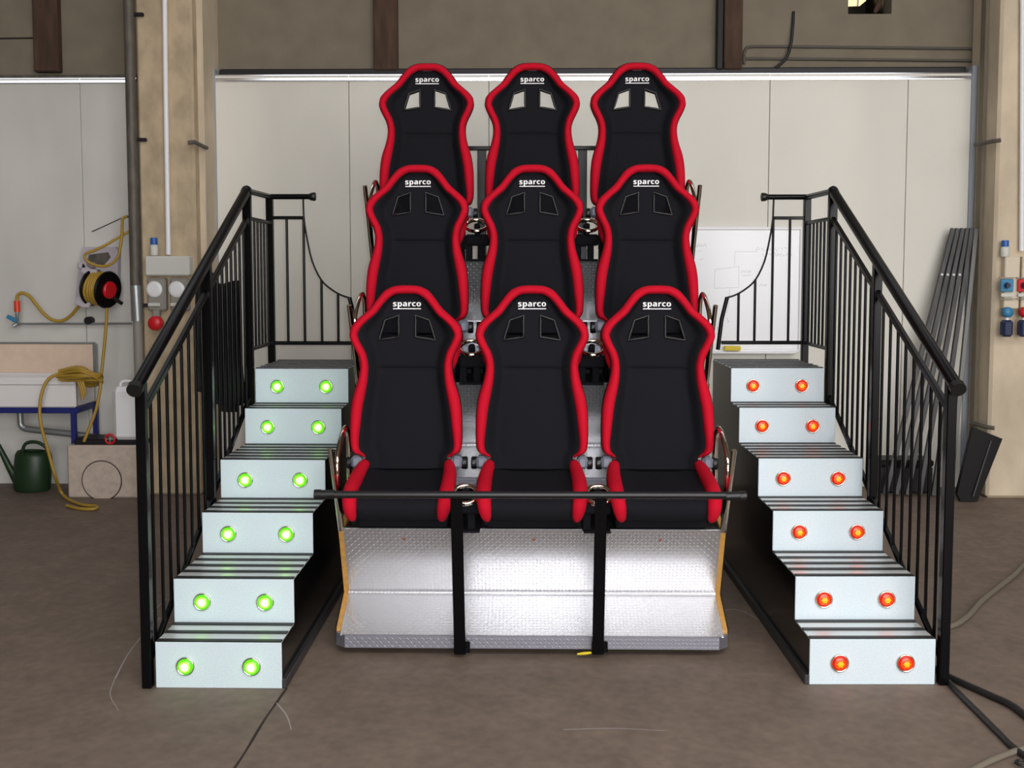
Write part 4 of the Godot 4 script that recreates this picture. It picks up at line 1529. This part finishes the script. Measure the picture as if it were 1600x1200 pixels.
	tube(s, smooth_path(path_at([92, 584, 7.86, 76, 592, 7.84, 66, 612, 7.82, 62, 640, 7.80, 65, 668, 7.78, 74, 700, 7.72, 85, 740, 7.66]) + [on_floor(95, 768, 0.05), on_floor(108, 781, 0.014), on_floor(130, 789, 0.012), on_floor(150, 791, 0.012), on_floor(148, 795, 0.012), on_floor(125, 795, 0.012), on_floor(104, 790, 0.012)], 5), 0.0115, 10)
	var lp := obj("trailing_loop", s, M.yellow_hose, hc)
	lp.position = -hc.position
	# socket outlets on the left column
	var sb := thing("socket_panel", "pale junction box over two round sockets on the left column", "socket", at(263, 485, 7.95))
	o = sb.position
	s = st()
	box(s, (at(228, 400, 7.9) + at(299, 431, 7.9)) / 2 - o + Vector3(0, 0, -0.01), Vector3(0.325, 0.142, 0.1), 0.01)
	obj("junction_box", s, M.pale_plastic, sb)
	for x in [246, 281]:
		s = st()
		box(s, at(x, 460, 7.91) - o + Vector3(0, 0, -0.01), Vector3(0.135, 0.24, 0.07), 0.012)
		var m := obj("socket", s, M.dull_plastic, sb)
		s = st()
		lathe(s, [Vector2(0, 0.012), Vector2(0.04, 0.012), Vector2(0.055, 0.006), Vector2(0.06, 0)], 20, Transform3D(Basis(Vector3.RIGHT, PI / 2), at(x - 5, 452, 7.88) - o), false)
		obj("socket_face", s, M.pvc_white, m)
		s = st()
		box(s, at(x - 5, 476, 7.87) - o, Vector3(0.09, 0.025, 0.02), 0.004)
		obj("switch", s, M.pale_plastic, m)
	var rp := thing("power_plug", "round red power plug hanging under the left column's sockets", "plug", at(243, 505, 7.86))
	s = st()
	lathe(s, [Vector2(0, 0.03), Vector2(0.04, 0.028), Vector2(0.052, 0.016), Vector2(0.054, -0.02), Vector2(0.03, -0.06)], 20, Transform3D(Basis(Vector3.RIGHT, PI / 2), Vector3.ZERO))
	obj("cap", s, M.red_plastic, rp)
	s = st()
	box(s, Vector3(0, 0.07, -0.03), Vector3(0.05, 0.06, 0.05), 0.008)
	obj("collar", s, M.dull_plastic, rp)
	spray("white bottle with a blue cap on the left column's junction box", at(241, 399, 7.9), at(241, 371, 7.9).y - at(241, 399, 7.9).y)

func spray(label: String, base: Vector3, h: float) -> void:
	var b := thing("bottle", label, "bottle", base + Vector3(0, -0.002, 0), 0, "blue-capped bottles on the columns")
	var s := st()
	lathe(s, [Vector2(0, 0), Vector2(0.028, 0), Vector2(0.03, 0.006), Vector2(0.03, h * 0.55), Vector2(0.022, h * 0.62), Vector2(0.0, h * 0.62)], 18, Transform3D.IDENTITY)
	obj("body", s, M.pale_plastic, b)
	s = st()
	lathe(s, [Vector2(0.022, h * 0.6), Vector2(0.025, h * 0.64), Vector2(0.025, h * 0.98), Vector2(0.022, h), Vector2(0, h)], 18, Transform3D.IDENTITY, false)
	obj("cap", s, M.blue_plastic, b)

func torus_pts(c: Vector3, r: float, n: int) -> Array:
	var o := []
	for k in n:
		var a := TAU * k / n
		o.append(c + Vector3(cos(a) * r, sin(a) * r, 0))
	return o

# =====================================================================
# right side: whiteboard, profiles, sockets
# =====================================================================
func draw_line_on(im: Image, a: Vector2, b: Vector2, col: Color, wide := 1) -> void:
	var n := int(a.distance_to(b)) + 1
	for k in n + 1:
		var p := a.lerp(b, float(k) / n)
		for dx in wide:
			for dy in wide:
				var x := int(p.x) + dx
				var y := int(p.y) + dy
				if x >= 0 and y >= 0 and x < im.get_width() and y < im.get_height():
					im.set_pixel(x, y, col)

func scribble(im: Image, x: float, y: float, w: float, h: float, seed_: int, col: Color) -> void:
	# illegible handwriting: small joined strokes
	var r := RandomNumberGenerator.new()
	r.seed = seed_
	var px := x
	var last := Vector2(x, y)
	while px < x + w:
		var q := Vector2(px, y + r.randf_range(-h, h))
		if r.randf() > 0.25:
			draw_line_on(im, last, q, col)
		last = q
		px += r.randf_range(2.0, 5.0)

func build_right_corner() -> void:
	var s: SurfaceTool
	# whiteboard
	var a := at(1050, 357, 8.33)
	var b := at(1248, 548, 8.33)
	var wd := b.x - a.x
	var ht := a.y - b.y
	var wb := thing("whiteboard", "whiteboard with faint pen diagrams on the white wall behind the red-lit stairs", "whiteboard", Vector3((a.x + b.x) / 2, b.y, -8.35))
	s = st()
	box(s, Vector3(0, ht / 2, 0.012), Vector3(wd, ht, 0.02), 0.002)
	obj("board", s, M.pvc_white, wb)
	var im := Image.create(512, 512, false, Image.FORMAT_RGB8)
	im.fill(Color(0.95, 0.955, 0.965))
	var ink := Color(0.62, 0.63, 0.68)
	var f := 512.0 / 198.0   # picture units to texels
	var L := func(x0, y0, x1, y1): draw_line_on(im, Vector2((x0 - 1050) * f, (y0 - 357) * f * 198.0 / 191.0), Vector2((x1 - 1050) * f, (y1 - 357) * f * 198.0 / 191.0), ink)
	for q in [[1116, 420, 1154, 415], [1154, 415, 1154, 450], [1116, 420, 1115, 450], [1115, 450, 1152, 449], [1147, 391, 1147, 414], [1147, 391, 1182, 391], [1140, 451, 1139, 470], [1139, 470, 1136, 490], [1088, 390, 1094, 390], [1158, 430, 1174, 429]]:
		L.call(q[0], q[1], q[2], q[3])
	for q in [[1084, 381, 18, 3, 1], [1180, 387, 50, 3, 2], [1190, 396, 48, 3, 3], [1158, 423, 16, 3, 4], [1184, 445, 16, 2, 5], [1092, 403, 6, 2, 6], [1130, 500, 10, 8, 7], [1120, 518, 10, 10, 8]]:
		scribble(im, (q[0] - 1050) * f, (q[1] - 357) * f * 1.037, q[2] * f, q[3] * f, q[4], ink)
	im.generate_mipmaps()
	var sm := plain(Color.WHITE, 0.22)
	sm.albedo_texture = ImageTexture.create_from_image(im)
	var qm := QuadMesh.new()
	qm.size = Vector2(wd - 0.03, ht - 0.03)
	var qo := obj("writing_surface", qm, sm, wb)
	qo.position = Vector3(0, ht / 2, 0.0235)
	s = st()
	for q in [[0.0, ht, wd, 0.022], [0.0, 0.0, wd, 0.022]]:
		box(s, Vector3(q[0], q[1], 0.018), Vector3(q[2], q[3], 0.03), 0.004)
	for x in [-wd / 2, wd / 2]:
		box(s, Vector3(x, ht / 2, 0.018), Vector3(0.016, ht, 0.03), 0.004)
	obj("frame", s, M.white_frame, wb)
	s = st()
	box(s, Vector3(0, -0.012, 0.05), Vector3(wd * 0.94, 0.014, 0.08), 0.004)
	obj("pen_tray", s, M.pvc_white, wb)
	s = st()
	box(s, at(1144, 545, 8.29) + Vector3(0, 0.004, 0.0), Vector3(0.125, 0.034, 0.05), 0.006)
	tag(obj("board_eraser", s, M.yellow_bit), "yellow board eraser lying on the whiteboard's tray", "eraser")
	# steel profiles leaning in the corner
	var tops := [1489, 1496.5, 1504, 1511.5, 1518, 1525]
	var feet := [1387, 1404, 1421, 1440, 1462, 1487]
	var where := ["outermost, nearest the whiteboard", "second from the whiteboard", "third from the whiteboard", "fourth from the whiteboard", "fifth from the whiteboard", "innermost and palest, nearest the column"]
	for k in 6:
		var lo := on_floor(feet[k], 779, 0.0)
		lo.z = -8.02 + 0.012 * k
		lo.x = (feet[k] - 831) * -lo.z / LENS
		lo.y = 0.0
		var hi := at(tops[k], 357, 8.25 - 0.012 * k)
		var pr := thing("steel_profile", "long grey steel profile leaning in the corner, %s" % where[k], "profile", lo, 0, "steel profiles leaning in the corner")
		s = st()
		var w: float = 0.034 if k < 5 else 0.034
		bar(s, Vector3(0, 0.012, 0), hi - lo, w, 0.026, 0.003)
		obj("bar", s, M.steel_bar if k < 5 else M.steel_pale, pr)
		if k < 4:
			var m := Vector3(0, 0.012, 0).lerp(hi - lo, 0.825)
			s = st()
			lathe(s, [Vector2(0, 0.008), Vector2(0.008, 0.006), Vector2(0.010, 0)], 10, Transform3D(Basis(Vector3.RIGHT, PI / 2), m + Vector3(0, 0, 0.015)))
			obj("screw", s, M.pvc_white, pr)
	# black board leaning on the column
	var bb := thing("black_board", "black rectangular board leaning askew against the right column's foot", "board", on_floor(1512, 784, 0.0))
	s = st()
	var c0 := bb.position
	var P := PackedVector2Array()
	for q in [[1521, 668], [1566, 686], [1523, 785], [1497, 784], [1492, 770]]:
		var v := at(q[0], q[1], 7.86) - c0
		P.append(Vector2(v.x, maxf(v.y, 0.001)))
	extrude(s, P, 0.045, Transform3D(Basis(Vector3.RIGHT, -0.1), Vector3(0, 0, -0.03)))
	obj("panel", s, M.black_board, bb)
	s = st()
	bar(s, at(1553, 690, 7.8) - c0 + Vector3(0, 0, -0.05), at(1520, 780, 7.8) - c0 + Vector3(0, 0.02, 0.0), 0.012, 0.012, 0.002)
	obj("edge_strip", s, M.skirt, bb)
	# dark box at the foot of the wall behind the railing
	var db := thing("tool_case", "dark tool case on the floor behind the red-lit staircase's railing", "case", Vector3(at(1415, 760, 8.12).x, 0, -8.225))
	s = st()
	box(s, Vector3(0, 0.10, 0), Vector3(0.40, 0.2, 0.22), 0.012)
	obj("body", s, M.dark_steel, db)
	s = st()
	box(s, Vector3(0, 0.225, 0), Vector3(0.41, 0.05, 0.23), 0.012)
	obj("lid", s, M.black_board, db)
	for x in [-0.12, 0.1]:
		s = st()
		box(s, Vector3(x, 0.18, 0.116), Vector3(0.03, 0.04, 0.012), 0.003)
		obj("latch", s, M.zinc, db)
	# outlets on the right column
	var cols := [["blue", M.teal_plastic, 1573.5, 1562], ["red", M.red_plastic, 1600, 1589]]
	for q in cols:
		var o := at(q[2], 482, 7.95)
		var ob := thing("power_outlet", "cream outlet box with a %s rotary switch on the right column" % q[0], "socket", o, 0, "outlet boxes on the right column")
		var w := 0.108
		s = st()
		box(s, Vector3(0, (at(0, 401, 7.9).y - o.y) / 2, 0.03), Vector3(w, at(0, 401, 7.9).y - o.y, 0.08), 0.006)
		obj("box", s, M.cream_plastic, ob)
		s = st()
		box(s, at(q[2], 446, 7.86) - o, Vector3(w * 0.84, 0.09, 0.012), 0.004)
		obj("switch_plate", s, q[1], ob)
		s = st()
		lathe(s, [Vector2(0, 0.03), Vector2(0.016, 0.03), Vector2(0.02, 0.0)], 14, Transform3D(Basis(Vector3.RIGHT, PI / 2), at(q[2], 446, 7.855) - o), false)
		box(s, at(q[2], 446, 7.82) - o, Vector3(0.014, 0.045, 0.02), 0.003)
		obj("rotary_knob", s, M.navy_plastic, ob)
		s = st()
		box(s, at(q[2], 461, 7.86) - o, Vector3(w * 0.8, 0.026, 0.012), 0.002)
		obj("switch_strip", s, M.pale_plastic, ob)
		s = st()
		box(s, at(q[2], 434, 7.862) - o, Vector3(w, 0.006, 0.02))
		box(s, at(q[2], 467, 7.862) - o, Vector3(w, 0.005, 0.02))
		obj("joint", s, M.dull_plastic, ob)
		s = st()
		var pl := thing("power_plug", "%s power plug below the right column's outlets" % ("blue round" if q[0] == "blue" else "bright red"), "plug", at(q[2] + 1, 488, 7.85))
		lathe(s, [Vector2(0, 0.03), Vector2(0.03, 0.028), Vector2(0.038, 0.012), Vector2(0.038, -0.02), Vector2(0.02, -0.06)], 18, Transform3D(Basis(Vector3.RIGHT, PI / 2), Vector3.ZERO))
		obj("cap", s, q[1], pl)
		s = st()
		tube(s, [Vector3(0, -0.03, 0), Vector3(-0.004, -0.055, 0)], 0.013, 10)
		obj("neck", s, M.pvc_white, pl)
		s = st()
		box(s, Vector3(-0.005, -0.115, 0), Vector3(0.075, 0.12, 0.07), 0.016)
		obj("connector", s, M.navy_plastic, pl)
	spray("white bottle with a blue cap on the right column's outlet box", at(1570, 401, 7.9), at(1570, 375, 7.9).y - at(1570, 401, 7.9).y)

func build_cables() -> void:
	var defs := [
		["pale grey cable curving over the floor from the red-lit stairs to the frame's edge", M.cable_grey, 0.0135, [1474, 980, 1487, 978, 1500, 972, 1515, 960, 1535, 938, 1560, 918, 1585, 898, 1605, 878, 1640, 850]],
		["black cable running straight out from the foot of the red-lit stairs", M.cable_black, 0.014, [1464, 1046, 1480, 1056, 1510, 1070, 1550, 1088, 1580, 1102, 1610, 1124, 1650, 1150]],
		["black cable bending forward from the foot of the red-lit stairs", M.cable_black, 0.0115, [1464, 1044, 1478, 1060, 1500, 1085, 1530, 1115, 1560, 1145, 1580, 1165, 1605, 1183, 1650, 1200]],
		["pale cable across the bottom corner, in front of the black cables", M.cable_grey, 0.0115, [1500, 1215, 1520, 1203, 1545, 1190, 1575, 1178, 1605, 1168, 1660, 1150]],
	]
	for d in defs:
		var pts := []
		for k in range(0, d[3].size(), 2):
			pts.append(on_floor(d[3][k], d[3][k + 1], d[2]))
		var s := st()
		tube(s, smooth_path(pts, 5), d[2], 10)
		tag(obj("floor_cable", s, d[1]), d[0], "cable", "cables on the floor")
	var s := st()
	var c := on_floor(1597, 1194, 0.01)
	var pts := []
	for k in 20:
		var a := TAU * k / 20
		pts.append(c + Vector3(cos(a) * 0.02, 0.004, sin(a) * 0.02))
	tube(s, pts, 0.005, 8, false, true)
	tag(obj("cable_ring", s, M.cable_black), "small black ring lying on the floor at the bottom corner", "ring")
